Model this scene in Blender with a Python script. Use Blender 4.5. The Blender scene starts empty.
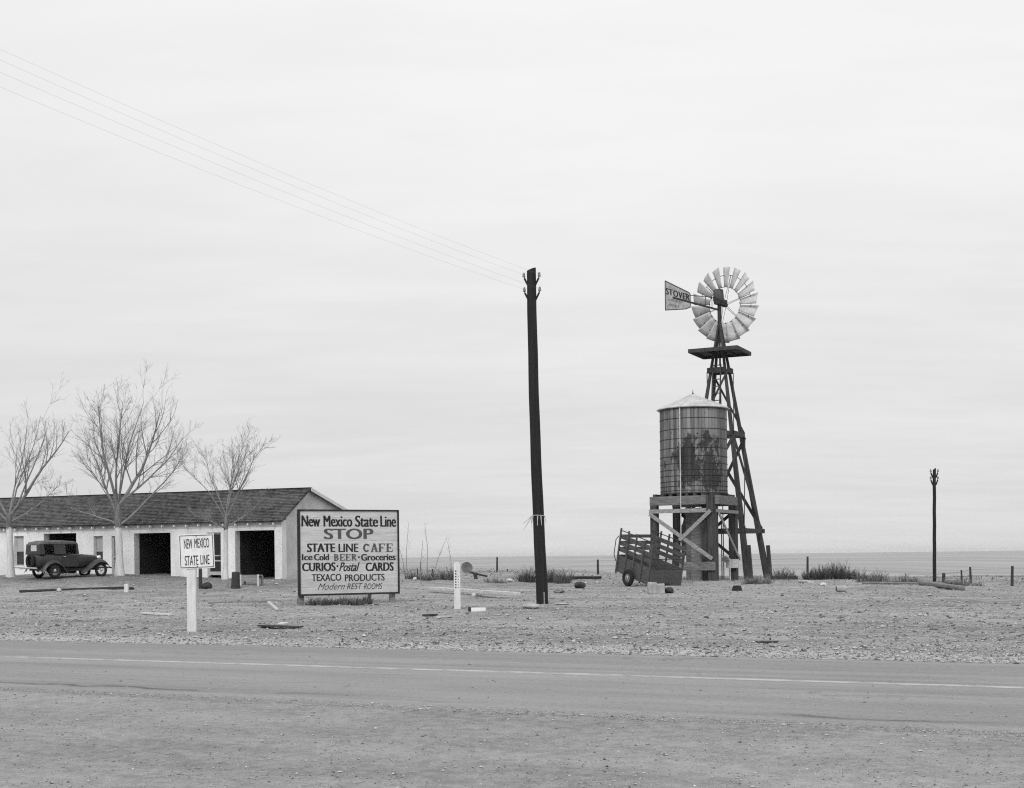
import bpy, bmesh, math, random
from mathutils import Vector, Matrix, noise as mnoise

C = bpy.context.scene
PI = math.pi
R = math.radians

# ------------------------------------------------------------------ camera, sky, sun, exposure
CAM_H = 1.45
FPX = 1300.0
ROLL = R(0.65)
HY = 556.2                                    # horizon row at the middle column
cam = bpy.data.cameras.new('camera')
cam_o = bpy.data.objects.new('camera', cam)
C.collection.objects.link(cam_o)
cam.sensor_width = 36.0
cam.lens = FPX / 1024 * 36.0
cam.shift_y = (HY - 394.0) / 1024.0
cam.clip_start = 0.1
cam.clip_end = 30000
cam_o.location = (0, 0, CAM_H)
cam_o.rotation_euler = (PI / 2, ROLL, 0)
C.camera = cam_o

SUN_DIR = Vector((-0.25, -0.97, 0)).normalized() * math.cos(R(42)) + Vector((0, 0, math.sin(R(42))))
sun = bpy.data.lights.new('sun', 'SUN')
sun.energy = 1.5
sun.angle = R(22)
sun.color = (1, 1, 1)
sun_o = bpy.data.objects.new('sun', sun)
C.collection.objects.link(sun_o)
sun_o.rotation_euler = SUN_DIR.to_track_quat('Z', 'Y').to_euler()

C.view_settings.view_transform = 'Standard'
C.view_settings.look = 'None'
C.view_settings.exposure = 0.12
C.view_settings.gamma = 1.0
C.view_settings.use_curve_mapping = False
C.render.engine = 'CYCLES'
C.cycles.max_bounces = 8
C.cycles.volume_bounces = 0
C.cycles.filter_width = 1.15
C.cycles.use_denoising = False
C.cycles.denoiser = 'OPENIMAGEDENOISE'
C.cycles.denoising_input_passes = 'RGB_ALBEDO_NORMAL'
C.cycles.use_adaptive_sampling = False


class NT:
    """small node-graph builder"""
    def __init__(self, tree):
        self.t = tree
        self.t.nodes.clear()

    def n(self, typ, ins=None, **props):
        nd = self.t.nodes.new(typ)
        for k, v in props.items():
            setattr(nd, k, v)
        for k, v in (ins or {}).items():
            sock = nd.inputs[k]
            if isinstance(v, bpy.types.NodeSocket):
                self.t.links.new(v, sock)
            else:
                sock.default_value = v
        return nd

    def m(self, op, a, b=None, c=None, clamp=False):
        nd = self.n('ShaderNodeMath', operation=op, use_clamp=clamp)
        for i, v in enumerate((a, b, c)):
            if v is None:
                continue
            if isinstance(v, bpy.types.NodeSocket):
                self.t.links.new(v, nd.inputs[i])
            else:
                nd.inputs[i].default_value = v
        return nd.outputs[0]

    def ramp(self, v, a, b, lo, hi, smooth=True):
        nd = self.n('ShaderNodeMapRange', {0: v, 1: a, 2: b, 3: lo, 4: hi})
        if smooth:
            nd.interpolation_type = 'SMOOTHSTEP'
        return nd.outputs[0]

    def noise(self, vec, scale, detail=4.0, rough=0.55, dist=0.0):
        return self.n('ShaderNodeTexNoise', {'Vector': vec, 'Scale': scale, 'Detail': detail,
                                             'Roughness': rough, 'Distortion': dist}).outputs['Fac']

    def stretch(self, vec, s):
        return self.n('ShaderNodeMapping', {'Vector': vec, 'Scale': s}).outputs[0]

    def sep(self, vec):
        return self.n('ShaderNodeSeparateXYZ', {0: vec}).outputs

    def comb(self, x, y, z):
        return self.n('ShaderNodeCombineXYZ', {0: x, 1: y, 2: z}).outputs[0]

    def gray(self, v):
        return self.n('ShaderNodeCombineColor', {0: v, 1: v, 2: v}).outputs[0]


world = bpy.data.worlds.new('World')
C.world = world
world.use_nodes = True
w = NT(world.node_tree)
sky = w.n('ShaderNodeTexSky', sky_type='NISHITA', sun_disc=False)
sky.sun_elevation = R(42)
sky.sun_rotation = math.atan2(SUN_DIR.x, SUN_DIR.y)
sky.dust_density = 4.0
sky_bw = w.n('ShaderNodeRGBToBW', {0: sky.outputs[0]}).outputs[0]
gen = w.n('ShaderNodeTexCoord').outputs['Generated']
dx, dy, dz = w.sep(gen)
zz = w.m('ADD', w.m('MAXIMUM', dz, 0.0), 0.10)
cv = w.comb(w.m('DIVIDE', dx, zz), w.m('DIVIDE', dy, zz), 0.0)
c1 = w.noise(w.stretch(cv, (0.55, 1.3, 1)), 0.9, 6, 0.55, 0.4)
c2 = w.noise(w.stretch(cv, (0.9, 2.2, 1)), 2.6, 5, 0.5, 0.3)
veil = w.ramp(w.m('MAXIMUM', dz, 0.0), 0.0, 0.42, 7.2, 9.0)
veil = w.m('ADD', veil, w.ramp(c1, 0.3, 0.7, -0.27, 0.27))
veil = w.m('ADD', veil, w.ramp(c2, 0.35, 0.65, -0.10, 0.10))
veil = w.m('MULTIPLY', veil, w.ramp(dx, -0.45, 0.1, 0.95, 1.0))
lum = w.m('ADD', w.m('MULTIPLY', veil, 0.92), w.m('MULTIPLY', w.m('MINIMUM', sky_bw, 12.0), 0.08))
bg = w.n('ShaderNodeBackground', {'Color': w.gray(lum), 'Strength': 0.1})
w.t.links.new(bg.outputs[0], w.n('ShaderNodeOutputWorld').inputs[0])

# ------------------------------------------------------------------ geometry of the place
CR = Vector((math.cos(ROLL), 0, -math.sin(ROLL)))
CU = Vector((math.sin(ROLL), 0, math.cos(ROLL)))
CF = Vector((0, 1, 0))
CAM = Vector((0, 0, CAM_H))


def at(px, py, Y):
    """the point Y metres out that lies along the line of sight through a pixel of the survey"""
    return CAM + CR * ((px - 512) / FPX * Y) + CU * ((HY - py) / FPX * Y) + CF * Y


def sm(x, a, b):
    t = max(0.0, min(1.0, (x - a) / (b - a)))
    return t * t * (3 - 2 * t)


RS = 0.47                                     # the road runs right and nearer
RN = math.hypot(1, RS)
U = Vector((1 / RN, -RS / RN, 0))
V = Vector((RS / RN, 1 / RN, 0))


def st(x, y):
    return (x * V.x + y * V.y, x * U.x + y * U.y)


S_FAR, S_LINE, S_NEAR = 19.66 / RN, 16.2 / RN, 11.9 / RN


def gh(x, y):
    s, t = st(x, y)
    h = 0.0
    a = 0.47 * (1 - sm(t, -35.5, -25)) + 0.31 * sm(-t, 36, 48)
    h += a * sm(s, 38.5, 47)
    h -= 1.6 * sm(s, 80, 112)
    rough = max(sm(s, S_FAR + 0.5, S_FAR + 6), sm(-s, -S_NEAR + 0.5, -S_NEAR + 4)) * (1 - sm(s, 90, 140))
    h += rough * (0.05 * mnoise.noise(Vector((x * 0.35, y * 0.35, 3.1))) + 0.06 * mnoise.noise(Vector((x * 0.12, y * 0.12, 7.7))))
    if rough > 0 and s < 95:
        h += rough * (0.022 * mnoise.noise(Vector((x * 0.9, y * 0.9, 11.1))) + 0.026 * mnoise.noise(Vector((x * 2.1, y * 2.1, 17.7))))
    if s > 150:
        h += min((s - 150) * 0.002, 2.5) * mnoise.noise(Vector((x * 0.0017, y * 0.0035, 1.3)))
    return h


def ground_at(px, py):
    """where a line of sight meets the ground"""
    d = (CR * ((px - 512) / FPX) + CU * ((HY - py) / FPX) + CF)
    y = 5.0
    while y < 400:
        p = CAM + d * y
        if p.z <= gh(p.x, p.y):
            break
        y += 0.05 if y < 90 else 0.5
    p = CAM + d * y
    p.z = gh(p.x, p.y)
    return p


# ------------------------------------------------------------------ mesh helpers
class MB:
    def __init__(self):
        self.v = []
        self.f = []

    def add(self, vs, fs):
        o = len(self.v)
        self.v += [Vector(p) for p in vs]
        self.f += [tuple(i + o for i in f) for f in fs]
        return self

    def hexa(self, p):
        return self.add(p, [(0, 3, 2, 1), (4, 5, 6, 7), (0, 1, 5, 4), (1, 2, 6, 5), (2, 3, 7, 6), (3, 0, 4, 7)])

    def box(self, x0, x1, y0, y1, z0, z1):
        return self.hexa([(x0, y0, z0), (x1, y0, z0), (x1, y1, z0), (x0, y1, z0),
                          (x0, y0, z1), (x1, y0, z1), (x1, y1, z1), (x0, y1, z1)])

    def beam(self, a, b, wd, ht, up=(0, 0, 1), wd2=None, ht2=None):
        a, b, up = Vector(a), Vector(b), Vector(up)
        d = (b - a).normalized()
        s = d.cross(up)
        if s.length < 1e-4:
            s = d.cross(Vector((1, 0, 0)))
        s.normalize()
        u = s.cross(d).normalized()
        pts = []
        for p, ww, hh in ((a, wd, ht), (b, wd2 or wd, ht2 or ht)):
            pts += [p - s * ww / 2 - u * hh / 2, p + s * ww / 2 - u * hh / 2, p + s * ww / 2 + u * hh / 2, p - s * ww / 2 + u * hh / 2]
        return self.hexa(pts)

    def tube(self, pts, rad, n=8, cap=True):
        pts = [Vector(p) for p in pts]
        if not isinstance(rad, (list, tuple)):
            rad = [rad] * len(pts)
        rings = []
        prev = None
        for i, p in enumerate(pts):
            d = (pts[min(i + 1, len(pts) - 1)] - pts[max(i - 1, 0)])
            d = d.normalized() if d.length > 1e-9 else Vector((0, 0, 1))
            if prev is None:
                a = d.cross(Vector((0, 0, 1)))
                if a.length < 0.05:
                    a = d.cross(Vector((1, 0, 0)))
            else:
                a = prev - d * prev.dot(d)
            a.normalize()
            prev = a
            b = d.cross(a)
            rings.append([p + (a * math.cos(2 * PI * k / n) + b * math.sin(2 * PI * k / n)) * rad[i] for k in range(n)])
        o = len(self.v)
        for r in rings:
            self.v += r
        for i in range(len(rings) - 1):
            for k in range(n):
                k2 = (k + 1) % n
                self.f.append((o + i * n + k, o + i * n + k2, o + (i + 1) * n + k2, o + (i + 1) * n + k))
        if cap:
            self.f.append(tuple(o + k for k in reversed(range(n))))
            self.f.append(tuple(o + (len(rings) - 1) * n + k for k in range(n)))
        return self

    def lathe(self, prof, n=24, c=(0, 0, 0), axis=None):
        """prof: (radius, height) pairs about z (or about axis)"""
        c = Vector(c)
        q = Vector((0, 0, 1)).rotation_difference(Vector(axis).normalized()) if axis is not None else None
        o = len(self.v)
        for r, z in prof:
            for k in range(n):
                p = Vector((r * math.cos(2 * PI * k / n), r * math.sin(2 * PI * k / n), z))
                if q:
                    p = q @ p
                self.v.append(c + p)
        for i in range(len(prof) - 1):
            for k in range(n):
                k2 = (k + 1) % n
                self.f.append((o + i * n + k, o + i * n + k2, o + (i + 1) * n + k2, o + (i + 1) * n + k))
        self.f.append(tuple(o + k for k in reversed(range(n))))
        self.f.append(tuple(o + (len(prof) - 1) * n + k for k in range(n)))
        return self

    def torus(self, c, R0, r0, axis=(0, 0, 1), n=32, m=8):
        c = Vector(c)
        q = Vector((0, 0, 1)).rotation_difference(Vector(axis).normalized())
        o = len(self.v)
        for i in range(n):
            A = 2 * PI * i / n
            for j in range(m):
                B = 2 * PI * j / m
                rr = R0 + r0 * math.cos(B)
                self.v.append(c + q @ Vector((rr * math.cos(A), rr * math.sin(A), r0 * math.sin(B))))
        for i in range(n):
            for j in range(m):
                i2, j2 = (i + 1) % n, (j + 1) % m
                self.f.append((o + i * m + j, o + i2 * m + j, o + i2 * m + j2, o + i * m + j2))
        return self

    def prism(self, poly, y0, y1):
        """outline in x,z pushed along y"""
        n = len(poly)
        vs = [(p[0], y0, p[1]) for p in poly] + [(p[0], y1, p[1]) for p in poly]
        fs = [tuple(range(n)), tuple(reversed(range(n, 2 * n)))]
        fs += [(i, i + n, (i + 1) % n + n, (i + 1) % n) for i in range(n)]
        return self.add(vs, fs)

    def loft(self, secs, cap=True):
        n = len(secs[0])
        o = len(self.v)
        for s in secs:
            self.v += [Vector(p) for p in s]
        for i in range(len(secs) - 1):
            for k in range(n):
                k2 = (k + 1) % n
                self.f.append((o + i * n + k, o + i * n + k2, o + (i + 1) * n + k2, o + (i + 1) * n + k))
        if cap:
            self.f.append(tuple(o + k for k in reversed(range(n))))
            self.f.append(tuple(o + (len(secs) - 1) * n + k for k in range(n)))
        return self

    def xf(self, M, start=0):
        for i in range(start, len(self.v)):
            self.v[i] = M @ self.v[i]
        return self

    def build(self, name, mat, parent=None, loc=(0, 0, 0), rot=(0, 0, 0), smooth=True, bevel=0, solid=0):
        me = bpy.data.meshes.new(name)
        me.from_pydata([tuple(p) for p in self.v], [], self.f)
        bm = bmesh.new()
        bm.from_mesh(me)
        bmesh.ops.recalc_face_normals(bm, faces=bm.faces)
        bm.to_mesh(me)
        bm.free()
        if smooth:
            for p in me.polygons:
                p.use_smooth = True
            me.set_sharp_from_angle(angle=R(38))
        me.materials.append(mat)
        o = bpy.data.objects.new(name, me)
        C.collection.objects.link(o)
        o.location = loc
        o.rotation_euler = rot
        if parent:
            o.parent = parent
        if solid:
            md = o.modifiers.new('solid', 'SOLIDIFY')
            md.thickness = solid
        if bevel:
            md = o.modifiers.new('bevel', 'BEVEL')
            md.width = bevel
            md.segments = 2
            md.limit_method = 'ANGLE'
        return o


def tag(o, label, cat, group=None, kind=None):
    o['label'] = label
    o['category'] = cat
    if group:
        o['group'] = group
    if kind:
        o['kind'] = kind
    return o


def thing(name, label, cat, loc=(0, 0, 0), rotz=0.0, group=None):
    o = bpy.data.objects.new(name, None)
    C.collection.objects.link(o)
    o.location = loc
    o.rotation_euler = (0, 0, rotz)
    o.empty_display_size = 0.3
    return tag(o, label, cat, group)


# ------------------------------------------------------------------ materials (the place is black and white: greys only)
def new_mat(name):
    m = bpy.data.materials.new(name)
    m.use_nodes = True
    return m, NT(m.node_tree)


def finish(g, val, rough=0.8, bump=None, strength=0.3, dist=0.02, metal=0.0, spec=0.3):
    ins = {'Base Color': g.gray(val) if isinstance(val, bpy.types.NodeSocket) else (val, val, val, 1),
           'Roughness': rough, 'Metallic': metal, 'Specular IOR Level': spec}
    if bump is not None:
        ins['Normal'] = g.n('ShaderNodeBump', {'Height': bump, 'Strength': strength, 'Distance': dist}).outputs[0]
    b = g.n('ShaderNodeBsdfPrincipled', ins)
    g.t.links.new(b.outputs[0], g.n('ShaderNodeOutputMaterial').inputs[0])


def mat_var(name, v, var=0.25, scale=3.0, stretch=(1, 1, 1), rough=0.8, bump=0.3, fine=None, metal=0.0, spec=0.3, island=0.0, dist=0.01):
    m, g = new_mat(name)
    co = g.n('ShaderNodeTexCoord').outputs['Object']
    vec = g.stretch(co, stretch)
    n1 = g.noise(vec, scale, 6, 0.6)
    n2 = g.noise(vec, fine or scale * 7, 4, 0.6)
    k = g.m('ADD', g.ramp(n1, 0.28, 0.72, 1 - var, 1 + var), g.ramp(n2, 0.3, 0.7, -var * 0.5, var * 0.5))
    if island:
        geo = g.n('ShaderNodeNewGeometry')
        k = g.m('MULTIPLY', k, g.ramp(geo.outputs['Random Per Island'], 0, 1, 1 - island, 1 + island, False))
    finish(g, g.m('MAXIMUM', g.m('MULTIPLY', k, v), 0.004), rough, n2, bump, dist, metal, spec)
    return m


GRAIN_Z = (6, 6, 0.5)
M_pole = mat_var('tarred_pole', 0.014, 0.45, 2.5, (9, 9, 0.35), 0.75, 0.6)
M_tower = mat_var('tower_timber', 0.050, 0.35, 2.0, (5, 5, 0.5), 0.85, 0.4)
M_stand_dark = mat_var('stand_post_timber', 0.055, 0.4, 2.0, GRAIN_Z, 0.9, 0.5)
M_stand = mat_var('stand_beam_timber', 0.15, 0.4, 2.2, (1.2, 5, 7), 0.9, 0.5)
M_brace = mat_var('pale_brace_board', 0.27, 0.3, 3.0, (2, 4, 4), 0.9, 0.4)
M_shed = mat_var('shed_plank', 0.21, 0.35, 2.5, (1, 1, 9), 0.9, 0.5)
M_trailer = mat_var('trailer_board', 0.085, 0.35, 2.5, (1.2, 4, 7), 0.8, 0.4)
M_rubber = mat_var('tyre_rubber', 0.018, 0.3, 8, rough=0.85)
M_iron = mat_var('dark_iron', 0.03, 0.4, 8, rough=0.6)
M_rust = mat_var('rusty_sheet', 0.06, 0.5, 5, rough=0.75)
M_galv = mat_var('galvanised_sheet', 0.48, 0.25, 2.0, rough=0.55, metal=0.0, bump=0.1, spec=0.4, island=0.2)
M_vane = mat_var('vane_sheet', 0.40, 0.25, 3.0, rough=0.6, bump=0.1)
M_tinroof = mat_var('tank_roof_sheet', 0.50, 0.18, 1.6, rough=0.5, bump=0.15, spec=0.4)
M_pipe = mat_var('pale_gauge_rod', 0.5, 0.2, 5, rough=0.7)
M_white = mat_var('white_paint', 0.74, 0.10, 2.2, rough=0.75, bump=0.15)
M_postwhite = mat_var('whitewashed_wood', 0.66, 0.14, 2.5, (5, 5, 0.6), 0.85, 0.3)
M_ink = mat_var('black_lettering', 0.02, 0.35, 9, rough=0.7, bump=0.1)
M_inkgrey = mat_var('faded_red_lettering', 0.085, 0.3, 9, rough=0.7, bump=0.1)
M_frame = mat_var('sign_frame_paint', 0.025, 0.3, 5, rough=0.8)
M_wire = mat_var('wire', 0.30, 0.1, 5, rough=0.6)
M_wirefence = mat_var('fence_wire', 0.08, 0.1, 5, rough=0.6)
M_rope = mat_var('pale_rag', 0.42, 0.3, 20, rough=0.95)
M_glassins = mat_var('insulator_glass', 0.20, 0.2, 10, rough=0.25, spec=0.5, bump=0)
M_stucco_shade = mat_var('stucco_shade', 0.53, 0.16, 1.2, rough=0.95, bump=0.5, fine=25)  # greyer than the front wall: the gable's shade is put into the colour
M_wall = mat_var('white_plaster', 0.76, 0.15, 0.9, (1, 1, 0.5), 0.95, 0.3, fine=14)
M_eave = mat_var('white_trim', 0.65, 0.15, 3.0, rough=0.9)
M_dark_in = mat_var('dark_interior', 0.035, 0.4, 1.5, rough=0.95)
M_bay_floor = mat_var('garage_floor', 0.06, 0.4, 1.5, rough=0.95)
M_door = mat_var('door_frame_paint', 0.42, 0.15, 4, rough=0.8)
M_screen = mat_var('door_screen', 0.03, 0.2, 30, rough=0.9)
M_pane = mat_var('window_glass', 0.035, 0.3, 2, rough=0.12, spec=0.5, bump=0)
M_curtain = mat_var('window_curtain', 0.42, 0.2, 3, (14, 14, 0.6), 0.95)
M_dry = mat_var('dry_weed', 0.17, 0.25, 4, rough=0.95, bump=0, island=0.5)
M_bush = mat_var('dark_weed', 0.085, 0.3, 4, rough=0.95, bump=0, island=0.55)
M_mid = mat_var('grey_weed', 0.125, 0.3, 4, rough=0.95, bump=0, island=0.5)
M_stalk = mat_var('dry_stalk', 0.20, 0.25, 4, rough=0.95, bump=0)
M_stone = mat_var('pale_stone', 0.36, 0.25, 5, rough=0.95, bump=0.5)
M_plank = mat_var('bleached_plank', 0.52, 0.22, 3, (1.5, 7, 7), 0.9, 0.4)
M_greyplank = mat_var('grey_plank', 0.25, 0.3, 3, (1.5, 7, 7), 0.9, 0.4)
M_darkwood = mat_var('dark_wood', 0.045, 0.4, 4, (2, 6, 6), 0.9, 0.5)
M_log = mat_var('grey_log', 0.19, 0.35, 3, (1.5, 7, 7), 0.9, 0.6)
M_gravel = mat_var('gravel_stone', 0.29, 0.2, 9, rough=0.95, bump=0.3, island=0.75)
M_carpaint = mat_var('dull_car_paint', 0.026, 0.25, 2.0, rough=0.42, bump=0.03, spec=0.5)
M_carfender = mat_var('car_fender_paint', 0.042, 0.3, 2.5, rough=0.45, bump=0.05, spec=0.5)
M_carroof = mat_var('car_roof_fabric', 0.12, 0.25, 4, rough=0.75)
M_chrome = mat_var('bright_metal', 0.62, 0.1, 5, rough=0.25, metal=0.6, bump=0, spec=0.5)
M_lens = mat_var('headlamp_lens', 0.6, 0.1, 5, rough=0.2, bump=0, spec=0.5)
M_rim = mat_var('wheel_rim', 0.20, 0.25, 8, rough=0.5)
M_hill = None


def mat_ground():
    m, g = new_mat('dirt')
    co = g.n('ShaderNodeTexCoord').outputs['Object']
    x, y, z = g.sep(co)
    s = g.m('ADD', g.m('MULTIPLY', x, V.x), g.m('MULTIPLY', y, V.y))
    t = g.m('ADD', g.m('MULTIPLY', x, U.x), g.m('MULTIPLY', y, U.y))
    sc = g.comb(t, s, 0.0)
    big = g.noise(g.stretch(sc, (0.10, 0.22, 1)), 1.0, 5, 0.6)
    mid = g.noise(g.stretch(sc, (0.8, 1.0, 1)), 1.0, 7, 0.68)
    fine = g.noise(co, 7.0, 7, 0.72)
    grit = g.noise(co, 38.0, 3, 0.7)
    v = g.m('ADD', g.ramp(big, 0.3, 0.7, 0.82, 1.14), g.ramp(mid, 0.32, 0.68, -0.20, 0.16))
    v = g.m('ADD', v, g.ramp(fine, 0.33, 0.67, -0.30, 0.24))
    v = g.m('ADD', v, g.ramp(grit, 0.3, 0.7, -0.22, 0.22))
    v = g.m('ADD', 1.0, g.m('MULTIPLY', g.m('SUBTRACT', v, 1.0), g.ramp(s, S_NEAR - 0.8, S_NEAR + 0.8, 0.55, 1.0)))
    dark = g.m('MULTIPLY', g.ramp(fine, 0.56, 0.68, 0, 1), g.ramp(mid, 0.42, 0.6, 0, 1))
    v = g.m('SUBTRACT', v, g.m('MULTIPLY', dark, g.ramp(s, S_NEAR - 0.5, S_NEAR + 0.5, 0.10, 0.26)))
    # tyre-packed tracks along the road side
    tr = g.noise(g.stretch(sc, (0.035, 1.1, 1)), 1.0, 4, 0.6)
    v = g.m('ADD', v, g.ramp(tr, 0.35, 0.65, -0.06, 0.06))
    # pale gravel swept to the edge of the pavement
    wob = g.ramp(mid, 0.2, 0.8, -0.35, 0.35)
    so = g.m('ADD', s, wob)
    edge = g.m('MULTIPLY', g.ramp(so, S_FAR - 0.2, S_FAR + 0.25, 0, 1), g.ramp(so, S_FAR + 0.7, S_FAR + 2.4, 1, 0))
    v = g.m('ADD', v, g.m('MULTIPLY', edge, 0.42))
    near = g.ramp(so, S_NEAR - 0.6, S_NEAR + 0.6, 1, 0)
    v = g.m('MULTIPLY', v, g.m('SUBTRACT', 1.0, g.m('MULTIPLY', near, 0.0)))
    # packed drive before the garages
    drive = g.m('MULTIPLY', g.ramp(s, 43.0, 45.0, 0, 1), g.m('MULTIPLY', g.ramp(s, 54, 55, 1, 0), g.ramp(t, -34, -28, 1, 0)))
    v = g.m('MULTIPLY', v, g.m('SUBTRACT', 1.0, g.m('MULTIPLY', drive, 0.30)))
    v = g.m('MULTIPLY', v, 0.315)
    # grass plain beyond
    pl = g.noise(g.stretch(sc, (0.0022, 0.011, 1)), 1.0, 6, 0.6)
    pl2 = g.noise(g.stretch(sc, (0.02, 0.09, 1)), 1.0, 5, 0.6)
    pv = g.m('ADD', g.ramp(pl, 0.35, 0.65, 0.31, 0.39), g.ramp(pl2, 0.3, 0.7, -0.03, 0.03))
    mix = g.ramp(g.m('ADD', s, g.ramp(mid, 0.2, 0.8, -6, 6)), 74, 96, 0, 1)
    out = g.m('ADD', g.m('MULTIPLY', v, g.m('SUBTRACT', 1.0, mix)), g.m('MULTIPLY', pv, mix))
    hgt = g.m('ADD', g.m('MULTIPLY', fine, 0.6), g.m('MULTIPLY', grit, 0.4))
    finish(g, g.m('MAXIMUM', out, 0.02), 0.95, hgt, 0.7, 0.06, spec=0.1)
    return m


def mat_road():
    m, g = new_mat('worn_pavement')
    co = g.n('ShaderNodeTexCoord').outputs['Object']
    x, y, z = g.sep(co)
    s = g.m('ADD', g.m('MULTIPLY', x, V.x), g.m('MULTIPLY', y, V.y))
    t = g.m('ADD', g.m('MULTIPLY', x, U.x), g.m('MULTIPLY', y, U.y))
    sc = g.comb(t, s, 0.0)
    streak = g.noise(g.stretch(sc, (0.05, 2.2, 1)), 1.0, 5, 0.6)
    patch = g.noise(g.stretch(sc, (0.25, 0.7, 1)), 1.0, 5, 0.55)
    grit = g.noise(co, 45.0, 4, 0.75)
    spk = g.noise(co, 14.0, 5, 0.7)
    v = g.m('ADD', g.ramp(streak, 0.3, 0.7, 0.87, 1.10), g.ramp(patch, 0.3, 0.7, -0.09, 0.08))
    v = g.m('ADD', v, g.ramp(grit, 0.3, 0.7, -0.13, 0.13))
    v = g.m('ADD', v, g.ramp(spk, 0.3, 0.7, -0.08, 0.08))
    wob = g.ramp(g.noise(g.stretch(sc, (0.7, 0.7, 1)), 1.0, 4, 0.6), 0.3, 0.7, -0.12, 0.12)
    so = g.m('ADD', s, wob)
    # tarred seam along the near edge, broken in places
    seam = g.m('MULTIPLY', g.ramp(g.m('ABSOLUTE', g.m('SUBTRACT', so, S_NEAR + 0.75)), 0.02, 0.09, 1, 0),
               g.ramp(g.noise(g.stretch(sc, (0.16, 0.3, 1)), 1.0, 4, 0.6), 0.5, 0.6, 0.0, 1))
    v = g.m('SUBTRACT', v, g.m('MULTIPLY', seam, 0.42))
    # fine cracks
    crk = g.n('ShaderNodeTexVoronoi', {'Vector': g.n('ShaderNodeVectorMath', {0: g.stretch(sc, (0.22, 0.8, 1)), 1: g.comb(g.m('MULTIPLY', wob, 1.6), g.m('MULTIPLY', wob, 2.2), 0.0)}, operation='ADD').outputs[0], 'Scale': 0.8}, feature='DISTANCE_TO_EDGE').outputs['Distance']
    crack = g.m('MULTIPLY', g.ramp(crk, 0.004, 0.018, 1, 0), g.ramp(patch, 0.5, 0.6, 0, 1))
    v = g.m('SUBTRACT', v, g.m('MULTIPLY', crack, 0.22))
    # oil-darkened wheel track near the far edge
    wt = g.m('MULTIPLY', g.ramp(g.m('ABSOLUTE', g.m('SUBTRACT', so, S_FAR - 0.75)), 0.1, 0.55, 1, 0),
             g.ramp(patch, 0.35, 0.6, 0.2, 1))
    v = g.m('SUBTRACT', v, g.m('MULTIPLY', wt, 0.13))
    # loose near shoulder
    sh = g.ramp(so, S_NEAR + 0.1, S_NEAR + 0.7, 1, 0)
    v = g.m('ADD', v, g.m('MULTIPLY', sh, g.ramp(spk, 0.35, 0.65, -0.16, 0.12)))
    v = g.m('MULTIPLY', v, 0.27)
    finish(g, g.m('MAXIMUM', v, 0.02), 0.9, g.m('ADD', grit, spk), 0.35, 0.012, spec=0.15)
    return m


def mat_stripe():
    m, g = new_mat('faded_centre_paint')
    co = g.n('ShaderNodeTexCoord').outputs['Object']
    n = g.noise(co, 3.0, 6, 0.7)
    n2 = g.noise(co, 30.0, 3, 0.7)
    v = g.m('ADD', g.ramp(n, 0.36, 0.58, 0.29, 0.45), g.ramp(n2, 0.3, 0.7, -0.04, 0.04))
    finish(g, v, 0.9, n2, 0.3, 0.01, spec=0.15)
    return m


def mat_tank():
    m, g = new_mat('tank_staves')
    co = g.n('ShaderNodeTexCoord').outputs['Object']
    x, y, z = g.sep(co)
    ang = g.m('ARCTAN2', y, x)
    n = 58
    k = g.m('MULTIPLY', ang, n / (2 * PI))
    fl = g.m('FLOOR', k)
    fr = g.m('FRACT', k)
    rnd = g.n('ShaderNodeTexWhiteNoise', {'W': fl}, noise_dimensions='1D').outputs['Value']
    grain = g.noise(g.stretch(co, (9, 9, 0.35)), 1.6, 6, 0.6)
    v = g.m('ADD', g.ramp(rnd, 0, 1, 0.11, 0.27, False), g.ramp(grain, 0.3, 0.7, -0.05, 0.05))
    gap = g.m('MULTIPLY', g.ramp(fr, 0.0, 0.10, 0.6, 1), g.ramp(fr, 0.9, 1.0, 1, 0.6))
    v = g.m('MULTIPLY', v, gap)
    # water stains: leaks that run down from chosen staves, blotched, heaviest on the lower half of the near side
    blot = g.noise(g.stretch(co, (0.8, 0.8, 0.62)), 1.25, 6, 0.62, 0.5)
    run = g.noise(g.stretch(co, (4.5, 4.5, 0.22)), 1.0, 4, 0.6)
    zmask = g.m('MULTIPLY', g.ramp(z, 0.1, 0.9, 0.25, 1), g.ramp(z, 2.6, 3.7, 1, 0))
    face = g.ramp(g.m('ABSOLUTE', g.m('SUBTRACT', ang, -1.1)), 0.35, 1.1, 1, 0)
    rough_ = g.m('ADD', g.ramp(g.noise(g.stretch(co, (3, 3, 2)), 2.2, 5, 0.7), 0.3, 0.7, -0.10, 0.10), g.ramp(rnd, 0, 1, -0.05, 0.05))
    stain = g.ramp(g.m('ADD', g.m('ADD', g.m('ADD', blot, rough_), g.m('MULTIPLY', run, 0.28)), g.m('MULTIPLY', g.m('MULTIPLY', zmask, face), 0.24)), 0.72, 0.84, 0, 1)
    v = g.m('MULTIPLY', v, g.m('SUBTRACT', 1.0, g.m('MULTIPLY', stain, 0.80)))
    leak = g.m('MULTIPLY', g.ramp(run, 0.58, 0.66, 0, 0.5), g.ramp(z, 3.0, 1.2, 0, 1))
    v = g.m('MULTIPLY', v, g.m('SUBTRACT', 1.0, leak))
    finish(g, g.m('MAXIMUM', v, 0.008), 0.8, g.m('ADD', g.m('MULTIPLY', grain, 0.4), gap), 0.5, 0.02)
    return m


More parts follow.
